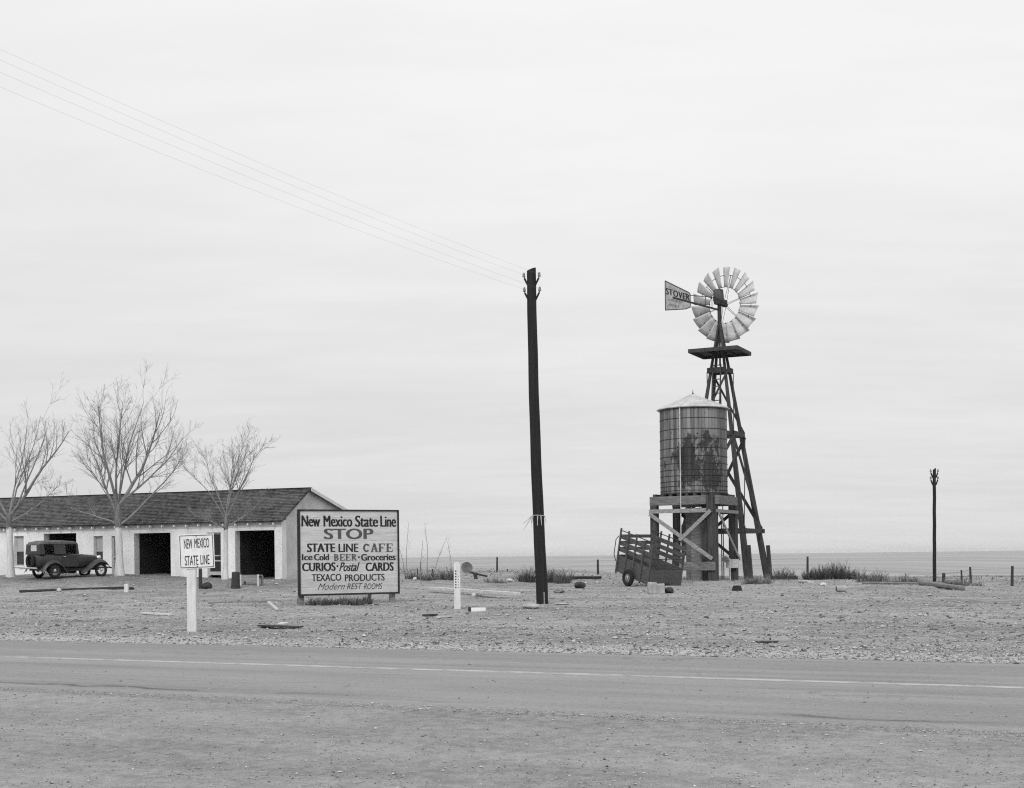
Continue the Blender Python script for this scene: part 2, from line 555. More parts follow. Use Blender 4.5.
def mat_shingle():
    m, g = new_mat('weathered_shingle')
    co = g.n('ShaderNodeTexCoord').outputs['Object']
    x, y, z = g.sep(co)
    row = g.m('FLOOR', g.m('DIVIDE', g.m('ADD', z, 0.01), 0.0875))
    sh = g.m('MULTIPLY', g.m('ADD', x, g.m('MULTIPLY', row, 0.377)), 1 / 0.16)
    cell = g.n('ShaderNodeTexWhiteNoise', {'Vector': g.comb(g.m('FLOOR', sh), row, 0.0)}, noise_dimensions='2D').outputs['Value']
    fr = g.m('FRACT', sh)
    gap = g.m('MULTIPLY', g.ramp(fr, 0, 0.08, 0.6, 1), g.ramp(fr, 0.92, 1, 1, 0.6))
    big = g.noise(g.stretch(co, (0.5, 1, 1)), 1.1, 5, 0.6)
    v = g.m('ADD', g.ramp(cell, 0, 1, 0.055, 0.13, False), g.ramp(big, 0.3, 0.7, -0.018, 0.018))
    finish(g, g.m('MULTIPLY', v, gap), 0.95, gap, 0.4, 0.01)
    return m


def mat_bark():
    m, g = new_mat('bark_and_whitewash')
    co = g.n('ShaderNodeTexCoord').outputs['Object']
    x, y, z = g.sep(co)
    n = g.noise(g.stretch(co, (6, 6, 1)), 2.0, 5, 0.6)
    zz = g.m('ADD', z, g.ramp(n, 0.3, 0.7, -0.08, 0.08))
    k = g.ramp(zz, 2.28, 2.34, 1, 0)
    bark = g.ramp(n, 0.3, 0.7, 0.10, 0.22)
    wash = g.ramp(n, 0.25, 0.75, 0.50, 0.70)
    v = g.m('ADD', g.m('MULTIPLY', wash, k), g.m('MULTIPLY', bark, g.m('SUBTRACT', 1.0, k)))
    finish(g, v, 0.95, n, 0.5, 0.02)
    return m


def mat_signboard():
    m, g = new_mat('signboard_paint')
    co = g.n('ShaderNodeTexCoord').outputs['Object']
    x, y, z = g.sep(co)
    row = g.m('DIVIDE', z, 0.235)
    fr = g.m('FRACT', row)
    rnd = g.n('ShaderNodeTexWhiteNoise', {'W': g.m('FLOOR', row)}, noise_dimensions='1D').outputs['Value']
    n = g.noise(g.stretch(co, (0.9, 1, 6)), 2.0, 6, 0.6)
    v = g.m('ADD', g.ramp(rnd, 0, 1, 0.50, 0.58, False), g.ramp(n, 0.3, 0.7, -0.07, 0.05))
    seamy = g.noise(g.stretch(co, (1.5, 1, 1)), 2.0, 3, 0.5)
    gap = g.m('MULTIPLY', g.ramp(fr, 0.0, 0.05, 0, 1), g.ramp(fr, 0.96, 1.0, 1, 0))
    gap = g.m('ADD', g.m('MULTIPLY', gap, 1), g.m('MULTIPLY', g.m('SUBTRACT', 1.0, gap), g.ramp(seamy, 0.35, 0.6, 0.35, 0.8)))
    finish(g, g.m('MULTIPLY', v, gap), 0.85, g.m('ADD', gap, g.m('MULTIPLY', n, 0.3)), 0.4, 0.01)
    return m


M_ground = mat_ground()
M_road = mat_road()
M_stripe = mat_stripe()
M_tank = mat_tank()
M_shingle = mat_shingle()
M_bark = mat_bark()
M_board = mat_signboard()
M_twig = mat_var('bare_twig', 0.22, 0.2, 3, rough=0.95, bump=0, island=0.25)

# ------------------------------------------------------------------ the setting: ground, road, centre stripe, haze


def axis_steps(a, b, d, far, g):
    o = []
    x = a
    while x <= b:
        o.append(x)
        x += d
    st_ = d
    hi = o[-1]
    while hi < far:
        st_ *= g
        hi += st_
        o.append(hi)
    return o


ys = [-30 + .6 * i for i in range(62)] + [7.2 + .24 * i for i in range(280)]
ys += [v for v in axis_steps(ys[-1] + .4, 135, 0.6, 11000, 1.16)]
xp = [.26 * i for i in range(125)]
xp += axis_steps(xp[-1] + .45, 46, 0.6, 9000, 1.2)
xs = [-v for v in reversed(xp[1:])] + xp
mb = MB()
for yy in ys:
    for xx in xs:
        mb.v.append(Vector((xx, yy, gh(xx, yy))))
nx = len(xs)
for j in range(len(ys) - 1):
    for i in range(nx - 1):
        a = j * nx + i
        mb.f.append((a, a + 1, a + nx + 1, a + nx))
ground = mb.build('ground', M_ground)
for p in ground.data.polygons:
    p.use_smooth = True
ground['kind'] = 'structure'
ground['label'] = 'bare pebbly dirt yard running out to a flat grass plain'


def ribbon(t0, t1, dt, s0, s1, z, wob, seed, skip=None):
    rnd = random.Random(seed)
    mb = MB()
    n = int((t1 - t0) / dt)
    for i in range(n + 1):
        t = t0 + i * dt
        a = s0 + wob * mnoise.noise(Vector((t * 0.9, seed, 0))) + wob * 0.6 * mnoise.noise(Vector((t * 3.1, seed, 5)))
        b = s1 + wob * mnoise.noise(Vector((t * 0.9, seed, 9))) + wob * 0.6 * mnoise.noise(Vector((t * 3.1, seed, 15)))
        for s in (a, b):
            p = U * t + V * s
            mb.v.append(Vector((p.x, p.y, z)))
        for s, zz in ((a - .012, z - .012), (b + .012, z - .012)):
            p = U * t + V * s
            mb.v.append(Vector((p.x, p.y, zz)))
    for i in range(n):
        for c, d in ((0, 1), (2, 0), (1, 3)):
            mb.f.append((4 * i + c, 4 * i + 4 + c, 4 * i + 4 + d, 4 * i + d))
    return mb


road = ribbon(-260, 160, 0.3, S_NEAR, S_FAR, 0.006, 0.09, 4).build('road', M_road)
road['kind'] = 'structure'
road['label'] = 'worn pale two lane road crossing the foreground'
stripe = ribbon(-260, 160, 0.3, S_LINE - 0.06, S_LINE + 0.06, 0.010, 0.02, 8).build('road_centre_line', M_stripe)
stripe['kind'] = 'structure'
stripe['label'] = 'faded pale line painted along the road'

mh, g = new_mat('dusty_air')
vol = g.n('ShaderNodeVolumePrincipled', {'Color': (0.9, 0.9, 0.9, 1), 'Density': 0.00006, 'Anisotropy': 0.0})
g.t.links.new(vol.outputs[0], g.n('ShaderNodeOutputMaterial').inputs['Volume'])
mb = MB().box(-9600, 9600, -60, 11900, -9, 24)
haze = mb.build('haze', mh, smooth=False)
haze['kind'] = 'stuff'
haze['label'] = 'thin dusty air that pales the far plain'

# ------------------------------------------------------------------ lettering helper


def lettering(text, parent, mat, x0, x1, z0, z1, y=-0.004, bold=0.0, shear=0.0, thick=0.003, spacing=1.0):
    """writing set to fill a box on a board that faces local -y"""
    cu = bpy.data.curves.new('lettering', 'FONT')
    cu.body = text
    cu.size = 1.0
    if bold < 0:
        cu.offset = bold
    cu.shear = shear
    cu.space_character = spacing
    cu.resolution_u = 4
    cu.extrude = 0.01
    to = bpy.data.objects.new('lettering', cu)
    C.collection.objects.link(to)
    dg = bpy.context.evaluated_depsgraph_get()
    me = bpy.data.meshes.new_from_object(to.evaluated_get(dg))
    bpy.data.objects.remove(to)
    vx = [v.co.x for v in me.vertices]
    vy = [v.co.y for v in me.vertices]
    a, b, c, d = min(vx), max(vx), min(vy), max(vy)
    for v in me.vertices:
        u_ = x0 + (v.co.x - a) / (b - a) * (x1 - x0)
        w_ = z0 + (v.co.y - c) / (d - c) * (z1 - z0)
        hgt_ = z1 - z0                                   # a brush never runs quite true
        u_ += .022 * hgt_ * mnoise.noise(Vector((u_ / hgt_ * 2.2, w_ / hgt_ * 2.2, len(text))))
        w_ += .022 * hgt_ * mnoise.noise(Vector((u_ / hgt_ * 2.0, w_ / hgt_ * 2.0, 7 + len(text))))
        v.co = (u_, y - (thick if v.co.z > 0 else 0.0), w_)
    if bold > 0:
        sh_ = bold * (z1 - z0)
        bm = bmesh.new()
        bm.from_mesh(me)
        g0 = list(bm.verts) + list(bm.edges) + list(bm.faces)
        for kk, dx_ in enumerate((-sh_, sh_)):
            nw = bmesh.ops.duplicate(bm, geom=g0)
            for e_ in nw['geom']:
                if isinstance(e_, bmesh.types.BMVert):
                    e_.co.x += dx_
                    e_.co.y -= .0004 * (kk + 1)
        bm.to_mesh(me)
        bm.free()
    me.name = 'lettering'
    me.materials.clear()
    me.materials.append(mat)
    o = bpy.data.objects.new('lettering', me)
    C.collection.objects.link(o)
    o.parent = parent
    return o


# ------------------------------------------------------------------ garage building
PHI_B = R(21.5)
ub = Vector((math.cos(PHI_B), -math.sin(PHI_B), 0))
vb = Vector((math.sin(PHI_B), math.cos(PHI_B), 0))
B0 = at(282.3, 580, 63.0)
B0.z = 0.42


def on_wall(px, py, org, u, v):
    """local (x, z) of the point of a wall plane seen through a pixel"""
    d = (CR * ((px - 512) / FPX) + CU * ((HY - py) / FPX) + CF)
    k = (org - CAM).dot(v) / d.dot(v)
    p = CAM + d * k
    return (p - org).dot(u), p.z - org.z


def bw(px, py):
    return on_wall(px, py, B0, ub, vb)


bld = thing('garage_building', 'long low white garage building with dark shingle roof and open bays behind the bare trees', 'building', B0, -PHI_B)
EAVE = bw(279, 520.0)[1]
RIDGE_Y, RIDGE_Z = 2.55, EAVE + 1.56
BACK_Y = 9.2
BACK_Z = RIDGE_Z - (BACK_Y - RIDGE_Y) * 0.262
LEFT = -19.5
WT = 0.42
BASE = -0.9


def opening(pxl, pxr, pyt, pyb):
    a, zt = bw(pxl, pyt)
    b, zb = bw(pxr, pyb)
    zt = (zt + bw(pxr, pyt)[1]) / 2
    return a, b, zb, zt


o1 = opening(235, 275, 530.4, 582)
o2 = opening(134, 171, 533, 580)
o3 = opening(43.7, 76.7, 533.4, 580)
d1 = opening(207, 221.3, 532.5, 576)
d2 = opening(111.5, 118.5, 536, 576)
w1 = opening(93.5, 103, 536, 566)
w2 = opening(14, 24, 536, 566)
ops = sorted([(o1, 'bay'), (o2, 'bay'), (o3, 'bay'), (d1, 'door'), (d2, 'door'), (w1, 'win'), (w2, 'win')], key=lambda k: k[0][0])
mb = MB()
x = LEFT
for (a, b, zb, zt), kind in ops:
    mb.box(x, a, 0, WT, BASE, EAVE)
    mb.box(a, b, 0, WT, zt, EAVE)
    if kind == 'win':
        mb.box(a, b, 0, WT, BASE, zb)
    x = b
mb.box(x, 0, 0, WT, BASE, EAVE)
mb.build('front_wall', M_wall, bld, smooth=False)
mb = MB().prism([(0, 0), (1, 0), (1, 1)], 0, 1)
# gable end: profile in (y, z) pushed along x
gp = [(WT + 0.002, BASE), (BACK_Y, BASE), (BACK_Y, BACK_Z - 0.04), (RIDGE_Y, RIDGE_Z - 0.04), (WT + 0.002, EAVE - 0.02 + (RIDGE_Z - EAVE) * WT / RIDGE_Y - 0.04)]


def gable(x0, x1):
    mb = MB()
    n = len(gp)
    mb.add([(x0, p[0], p[1]) for p in gp] + [(x1, p[0], p[1]) for p in gp],
           [tuple(range(n)), tuple(reversed(range(n, 2 * n)))] + [(i, (i + 1) % n, (i + 1) % n + n, i + n) for i in range(n)])
    return mb


gable(-0.26, -0.004).build('gable_wall', M_stucco_shade, bld, smooth=False)
gable(LEFT, LEFT + 0.25).build('gable_wall', M_stucco_shade, bld, smooth=False)
MB().box(LEFT + 0.26, -0.27, BACK_Y - 0.25, BACK_Y, BASE, BACK_Z - 0.1).build('back_wall', M_stucco_shade, bld, smooth=False)
# dark inside: floor, ceiling, partitions between the bays
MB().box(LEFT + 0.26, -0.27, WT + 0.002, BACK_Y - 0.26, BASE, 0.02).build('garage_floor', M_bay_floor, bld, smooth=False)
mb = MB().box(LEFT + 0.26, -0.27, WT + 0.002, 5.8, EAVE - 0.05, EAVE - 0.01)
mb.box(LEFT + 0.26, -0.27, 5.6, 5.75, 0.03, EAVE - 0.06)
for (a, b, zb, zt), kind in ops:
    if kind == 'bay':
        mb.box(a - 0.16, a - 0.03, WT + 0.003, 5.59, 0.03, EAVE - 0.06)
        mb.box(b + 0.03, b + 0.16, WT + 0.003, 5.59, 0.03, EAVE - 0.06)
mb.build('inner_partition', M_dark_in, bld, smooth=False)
# roof: courses of shingles on the front slope, plain slope behind
rf = MB()
ang = math.atan2(RIDGE_Z - EAVE, RIDGE_Y)
OV = 0.22
LX0, LX1 = LEFT - 0.3, 0.16
sl = (RIDGE_Y + OV) / math.cos(ang)
e = Vector((0, math.cos(ang), math.sin(ang)))
nrm = Vector((0, -math.sin(ang), math.cos(ang)))
start = Vector((0, -OV, EAVE + 0.05 - OV * math.tan(ang)))
NC = 21
rnd = random.Random(5)
for i in range(NC):
    xa = LX0
    while xa < LX1:
        xb = min(LX1, xa + rnd.uniform(1.2, 3.2))
        j0, j1 = rnd.uniform(-.012, .012), rnd.uniform(-.012, .012)
        a0 = start + e * (sl * i / NC + j0) + nrm * 0.045
        a1 = start + e * (sl * i / NC + j1) + nrm * 0.045
        b0 = start + e * (sl * (i + 1) / NC + 0.06) + nrm * 0.004
        thick = nrm * 0.042
        rf.hexa([a0 + Vector((xa, 0, 0)), a1 + Vector((xb, 0, 0)), b0 + Vector((xb, 0, 0)), b0 + Vector((xa, 0, 0)),
                 a0 + thick + Vector((xa, 0, 0)), a1 + thick + Vector((xb, 0, 0)), b0 + thick + Vector((xb, 0, 0)), b0 + thick + Vector((xa, 0, 0))])
        xa = xb
# deck below the shingles and rear slope
rf.hexa([start + Vector((LX0, 0, -0.03)), start + Vector((LX1, 0, -0.03)), Vector((LX1, RIDGE_Y, RIDGE_Z + 0.015)), Vector((LX0, RIDGE_Y, RIDGE_Z + 0.015)),
         start + Vector((LX0, 0, 0.02)), start + Vector((LX1, 0, 0.02)), Vector((LX1, RIDGE_Y, RIDGE_Z + 0.065)), Vector((LX0, RIDGE_Y, RIDGE_Z + 0.065))])
rf.hexa([(LX0, RIDGE_Y + 0.003, RIDGE_Z + 0.0), (LX1, RIDGE_Y + 0.003, RIDGE_Z + 0.0), (LX1, BACK_Y + 0.35, BACK_Z - 0.08), (LX0, BACK_Y + 0.35, BACK_Z - 0.08),
         (LX0, RIDGE_Y + 0.003, RIDGE_Z + 0.1), (LX1, RIDGE_Y + 0.003, RIDGE_Z + 0.1), (LX1, BACK_Y + 0.35, BACK_Z + 0.02), (LX0, BACK_Y + 0.35, BACK_Z + 0.02)])
roof = rf.build('roof', M_shingle, bld, smooth=False)
MB().beam((LX0, RIDGE_Y, RIDGE_Z + 0.115), (LX1, RIDGE_Y, RIDGE_Z + 0.115), 0.26, 0.03).build('ridge_cap', M_darkwood, roof, smooth=False)
mb = MB()
mb.beam((LX1 + 0.018, RIDGE_Y + 0.01, RIDGE_Z + 0.02), (LX1 + 0.018, BACK_Y + 0.35, BACK_Z - 0.06), 0.03, 0.17)
mb.build('bargeboard', M_eave, roof, smooth=False)
mb = MB()
mb.beam((LX1 + 0.022, RIDGE_Y + 0.01, RIDGE_Z - 0.11), (LX1 + 0.022, BACK_Y + 0.35, BACK_Z - 0.19), 0.03, 0.06)
mb.build('bargeboard', M_darkwood, roof, smooth=False)
# rafter tails under the eave
xr = -0.35
rt = None
while xr > LEFT:
    z0 = EAVE - 0.055 - OV * math.tan(ang) * 0.7
    t_ = MB().box(-0.028, 0.028, -OV - 0.02, -0.003, -0.075, 0.015)
    o = t_.build('rafter_tail', M_white, bld, loc=(xr, 0, z0), smooth=False) if rt is None else rt.copy()
    if rt is not None:
        o.location = (xr, 0, z0)
        C.collection.objects.link(o)
        o.parent = bld
    rt = rt or o
    xr -= 0.72
# narrow board under the eave
MB().box(LEFT, -0.01, -0.028, -0.002, EAVE - 0.30, EAVE - 0.24).build('frieze_board', M_eave, bld, smooth=False)


def door_frame(op):
    a, b, zb, zt = op
    m_ = MB()
    f = 0.09
    y0, y1 = 0.10, 0.16
    m_.box(a + .002, a + f, y0, y1, zb, zt)
    m_.box(b - f, b - .002, y0, y1, zb, zt)
    m_.box(a + f, b - f, y0, y1, zt - f, zt - .002)
    m_.box(a + f, b - f, y0 + .001, y1, zb + 0.72, zb + 0.79)
    m_.box(a + f, b - f, y0 + .001, y1, zb + 0.98, zb + 1.04)
    m_.box(a + f, b - f, y0 + .001, y1, zb + 0.05, zb + 0.22)
    d = m_.build('screen_door', M_door, bld, smooth=False)
    MB().box(a + f - .01, b - f + .01, y0 + 0.03, y0 + 0.04, zb + 0.2, zt - f + .01).build('screen', M_screen, d, smooth=False)
    MB().tube([(b - f - 0.06, y0 - 0.05, zb + 0.9), (b - f - 0.06, y0 - 0.05, zb + 1.05)], 0.015, 6).build('handle', M_iron, d)
    # dark room behind the door
    return d


door_frame(d1)
door_frame(d2)
for op in (w1, w2):
    a, b, zb, zt = op
    m_ = MB()
    f = 0.07
    y0, y1 = 0.12, 0.17
    m_.box(a + .002, a + f, y0, y1, zb + .002, zt - .002)
    m_.box(b - f, b - .002, y0, y1, zb + .002, zt - .002)
    m_.box(a + f, b - f, y0, y1, zt - f, zt - .002)
    m_.box(a + f, b - f, y0, y1, zb + .002, zb + f)
    m_.box(a + f, b - f, y0 + .001, y1, (zb + zt) / 2 - 0.03, (zb + zt) / 2 + 0.03)
    wn = m_.build('window', M_door, bld, smooth=False)
    MB().box(a + f - .005, b - f + .005, y0 + .03, y0 + .036, zb + f, (zb + zt) / 2 - 0.02).build('pane', M_pane, wn, smooth=False)
    MB().box(a + f - .005, b - f + .005, y0 + .03, y0 + .036, (zb + zt) / 2 + 0.02, zt - f).build('pane', M_curtain, wn, smooth=False)
    MB().box(a - 0.05, b + 0.05, -0.06, 0.10, zb - 0.06, zb - 0.001).build('sill', M_white, wn, smooth=False)

# ------------------------------------------------------------------ bare trees with whitewashed trunks


def make_tree(label, loc, height, trunk_h, trunk_r, limbs, seed, spread, twigs=1.0):
    rnd = random.Random(seed)
    root = thing('bare_tree', label, 'tree', loc, 0, 'bare trees before the garages')
    tr = MB()
    lean = Vector((rnd.uniform(-.06, .06), rnd.uniform(-.05, .05), 0))
    pts, rad = [], []
    for i in range(9):
        k = i / 8
        pts.append(Vector((0, 0, -0.2)) + lean * k * 2 + Vector((0.02 * math.sin(5 * k), 0.02 * math.cos(4 * k), k * (trunk_h + 0.2))))
        rad.append(trunk_r * (1.35 - 0.5 * min(1, k * 5) - 0.16 * k))
    tr.tube(pts, rad, 12)
    tr.build('trunk', M_bark, root)
    top = pts[-1]
    cr = MB()

    def branch(p, d, L, r, lvl):
        nseg = (7, 6, 4, 3, 2)[lvl]
        q = p.copy()
        d = d.normalized()
        P, Rr = [q.copy()], [r]
        spots = []
        for i in range(nseg):
            k = (i + 1) / nseg
            jit = Vector((rnd.gauss(0, 1), rnd.gauss(0, 1), rnd.gauss(0, 1))) * (0.075, 0.10, 0.12, 0.10, 0.10)[lvl]
            d = (d + jit + Vector((0, 0, (0.05, 0.06, 0.04, 0.02, 0.0)[lvl]))).normalized()
            q = q + d * (L / nseg)
            P.append(q.copy())
            Rr.append(max(0.0028, r * (1 - 0.82 * k)))
            spots.append((q.copy(), d.copy(), k, Rr[-1]))
        cr.tube(P, Rr, (7, 5, 4, 3, 3)[lvl], cap=False)
        if lvl >= 3:
            return
        nch = int((10, 7, 4)[lvl] * twigs + rnd.random())
        for c in range(nch):
            k0 = rnd.uniform(0.22 if lvl == 0 else 0.15, 1.0)
            i = min(nseg - 1, int(k0 * nseg))
            a_, b_ = P[i], P[i + 1]
            f_ = k0 * nseg - i
            pp = a_.lerp(b_, max(0, min(1, f_)))
            dd = (b_ - a_).normalized()
            side = dd.cross(Vector((rnd.gauss(0, 1), rnd.gauss(0, 1), rnd.gauss(0, 1))))
            if side.length < 1e-3:
                continue
            side.normalize()
            tilt = rnd.uniform(0.35, 0.85)
            nd = dd * math.cos(tilt) + side * math.sin(tilt) + Vector((0, 0, 0.12))
            branch(pp, nd, L * rnd.uniform(0.28, 0.66) * (1.08 - 0.45 * k0), max(0.0042, Rr[i] * 0.48), lvl + 1)

    for (a_, el, L, r, z) in limbs:
        d = Vector((math.cos(a_) * math.cos(el), math.sin(a_) * math.cos(el), math.sin(el)))
        zk = max(0.0, min(1.0, (z + 0.2) / (trunk_h + 0.2)))
        i = min(7, int(zk * 8))
        p = pts[i].lerp(pts[i + 1], zk * 8 - i)
        branch(p, d, L * rnd.uniform(.85, 1.1), r * rnd.choice((.55, .75, 1.0)), 0)
    cr.build('crown', M_twig, root)
    return root


def gz(px, Y):
    p = at(px, 560, Y)
    p.z = gh(p.x, p.y)
    return p


T1 = gz(119, 63.2)
D = R
make_tree('tall bare tree with broad whitewashed trunk beside the parked car', T1, 10, 3.5, 0.23,
          [(D(100), D(78), 4.9, .09, 3.4), (D(20), D(60), 5.0, .10, 3.3), (D(165), D(58), 4.6, .09, 2.9),
           (D(-60), D(66), 4.6, .07, 3.4), (D(185), D(24), 3.4, .055, 2.5), (D(5), D(33), 4.8, .065, 2.4),
           (D(-120), D(62), 4.2, .07, 3.2), (D(50), D(74), 5.2, .08, 3.4), (D(150), D(74), 4.8, .08, 3.4), (D(175), D(46), 3.6, .05, 3.2), (D(-10), D(50), 4.4, .06, 3.4)], 11, 1, 1.0)
T2 = gz(224.5, 60.8)
make_tree('slender bare tree with thin whitewashed trunk beside the small sign', T2, 7.5, 3.0, 0.14,
          [(D(90), D(82), 3.5, .06, 2.9), (D(10), D(58), 3.3, .06, 2.9), (D(175), D(60), 3.2, .05, 2.8),
           (D(-70), D(62), 3.0, .05, 3.0), (D(0), D(20), 2.4, .035, 2.5), (D(182), D(26), 2.0, .035, 2.4),
           (D(-110), D(15), 1.7, .03, 2.4), (D(-40), D(12), 2.1, .03, 2.6), (D(40), D(70), 3.4, .05, 3.0), (D(140), D(70), 3.3, .05, 3.0)], 23, 1, .95)
T0 = gz(10, 62.0)
make_tree('bare tree with branches reaching over the roof behind the parked car', T0, 9.5, 3.0, 0.20,
          [(D(10), D(52), 5.0, .09, 2.9), (D(160), D(60), 4.6, .09, 2.8), (D(80), D(74), 4.8, .09, 2.9),
           (D(-10), D(40), 4.6, .07, 2.9), (D(0), D(22), 3.2, .04, 2.6), (D(190), D(40), 3.8, .06, 2.6), (D(-20), D(66), 5.0, .08, 2.9)], 37, 1, .8)

# ------------------------------------------------------------------ parked car
CAR_RZ = R(50)
car_dir = Vector((math.cos(CAR_RZ), math.sin(CAR_RZ), 0))
car_side = Vector((math.sin(CAR_RZ), -math.cos(CAR_RZ), 0))
CARX = at(101, 574, 62.0)
CARX.z = gh(CARX.x, CARX.y)
WB = 2.69
org = CARX - car_dir * 1.17 - car_side * .70
org.z = (gh(CARX.x, CARX.y) + gh(*(CARX - car_dir * WB).xy)) / 2
car = thing('parked_car', 'dark old sedan with round fenders parked before the garages', 'car', org, CAR_RZ)
car.scale = (.9, 1, 1.03)


def sect(x, hw, z0, z1, top=1.0, n=16, p=4.0):
    """rounded box section across the car"""
    pts = []
    for k in range(n):
        a = 2 * PI * (k + 0.5) / n
        c_, s_ = math.cos(a), math.sin(a)
        yy = math.copysign(abs(c_) ** (2 / p), c_) * hw
        zn = math.copysign(abs(s_) ** (2 / p), s_)
        zz = (z0 + z1) / 2 + zn * (z1 - z0) / 2
        yy *= 1 - (1 - top) * (zn + 1) / 2
        pts.append((x, yy, zz))
    return pts


mb = MB().loft([sect(-2.22, .50, .62, .95), sect(-2.16, .62, .52, 1.06), sect(-2.0, .68, .46, 1.12), sect(-1.3, .73, .44, 1.13), sect(-.3, .74, .44, 1.12),
                sect(.2, .70, .44, 1.11), sect(.45, .62, .45, 1.10), sect(.5, .60, .45, 1.095), sect(1.0, .47, .48, 1.06), sect(1.30, .37, .50, 1.03)])
body = mb.build('body', M_carpaint, car)
MB().loft([sect(1.305, .36, .47, 1.07, p=5), sect(1.36, .35, .47, 1.06, p=5)]).build('radiator_shell', M_chrome, body)
MB().loft([sect(1.361, .30, .53, 1.0, p=5), sect(1.368, .30, .53, 1.0, p=5)]).build('grille', M_iron, body)
mb = MB()
for sy in (-1, 1):
    mb = MB()
    for k in range(11):
        xx = .60 + k * .045
        hw = .575 - (xx - .5) * 0.26
        mb.box(xx, xx + .018, sy * hw - .012, sy * hw + .012, .68, .94)
    mb.build('hood_louvre', M_iron, body)
# cabin: roof, pillars, glass
roofm = MB().loft([sect(-2.13, .50, 1.50, 1.58, n=20), sect(-2.05, .57, 1.50, 1.66, n=20), sect(-1.7, .62, 1.50, 1.715, n=20), sect(-.9, .63, 1.50, 1.73, n=20), sect(-.1, .61, 1.50, 1.69, n=20), sect(.02, .58, 1.49, 1.62, n=20), sect(.06, .55, 1.49, 1.55, n=20)])
roofm.build('roof', M_carroof, car)
for sy in (-1, 1):
    yo, yi = .665, .60
    for (xa, xb) in ((-2.12, -1.90), (-1.36, -.72), (-.10, .03)):
        MB().hexa([(xa, sy * yi, 1.09), (xb, sy * yi, 1.09), (xb, sy * (yo + .03), 1.09), (xa, sy * (yo + .03), 1.09),
                   (xa, sy * .52, 1.54), (xb - .02, sy * .52, 1.54), (xb - .02, sy * .61, 1.54), (xa, sy * .61, 1.54)]).build('pillar', M_carpaint, car, smooth=False)
mb = MB().box(-2.13, -2.08, -.6, .6, 1.08, 1.24)
mb.box(-2.128, -2.072, -.6, -.3, 1.235, 1.55)
mb.box(-2.128, -2.072, .3, .6, 1.235, 1.55)
mb.build('rear_panel', M_carpaint, car, smooth=False)
for sy in (-1, 1):
    for (xa, xb) in ((-1.90, -1.36), (-.72, -.10)):
        g_ = MB().hexa([(xa, sy * .628, 1.10), (xb, sy * .628, 1.10), (xb, sy * .634, 1.10), (xa, sy * .634, 1.10),
                        (xa, sy * .578, 1.53), (xb, sy * .578, 1.53), (xb, sy * .584, 1.53), (xa, sy * .584, 1.53)])
        mg, gg = new_mat('car_glass') if 'car_glass' not in bpy.data.materials else (bpy.data.materials['car_glass'], None)
        if gg:
            b_ = gg.n('ShaderNodeBsdfPrincipled', {'Base Color': (.75, .75, .75, 1), 'Roughness': .05, 'Transmission Weight': 1.0, 'IOR': 1.1})
            gg.t.links.new(b_.outputs[0], gg.n('ShaderNodeOutputMaterial').inputs[0])
        g_.build('side_window', mg, car, smooth=False)
MB().hexa([(.03, -.55, 1.10), (.06, -.55, 1.10), (.06, .55, 1.10), (.03, .55, 1.10), (0.0, -.5, 1.52), (.03, -.5, 1.52), (.03, .5, 1.52), (0.0, .5, 1.52)]).build('windshield', bpy.data.materials['car_glass'], car, smooth=False)


def fender(path, y0, y1, sy):
    """crowned sheet swept along a side profile"""
    secs = []
    for (x_, z_) in path:
        row = []
        for k in range(7):
            q = k / 6
            yy = y0 + (y1 - y0) * q
            row.append((x_, sy * yy, z_ - 0.13 * max(0, (q - .45) / .55) ** 2 - 0.01))
        row2 = [(a, b, c - 0.025) for a, b, c in reversed(row)]
        secs.append(row + row2)
    return MB().loft(secs)


def smooth_path(pts, n=22):
    out = []
    P = [pts[0]] + pts + [pts[-1]]
    seg = len(pts) - 1
    for i in range(n + 1):
        t = i / n * seg
        k = min(seg - 1, int(t))
        f = t - k
        p0, p1, p2, p3 = P[k], P[k + 1], P[k + 2], P[k + 3]
        out.append(tuple(.5 * ((2 * b) + (-a + c) * f + (2 * a - 5 * b + 4 * c - d) * f * f + (-a + 3 * b - 3 * c + d) * f ** 3) for a, b, c, d in zip(p0, p1, p2, p3)))
    return out


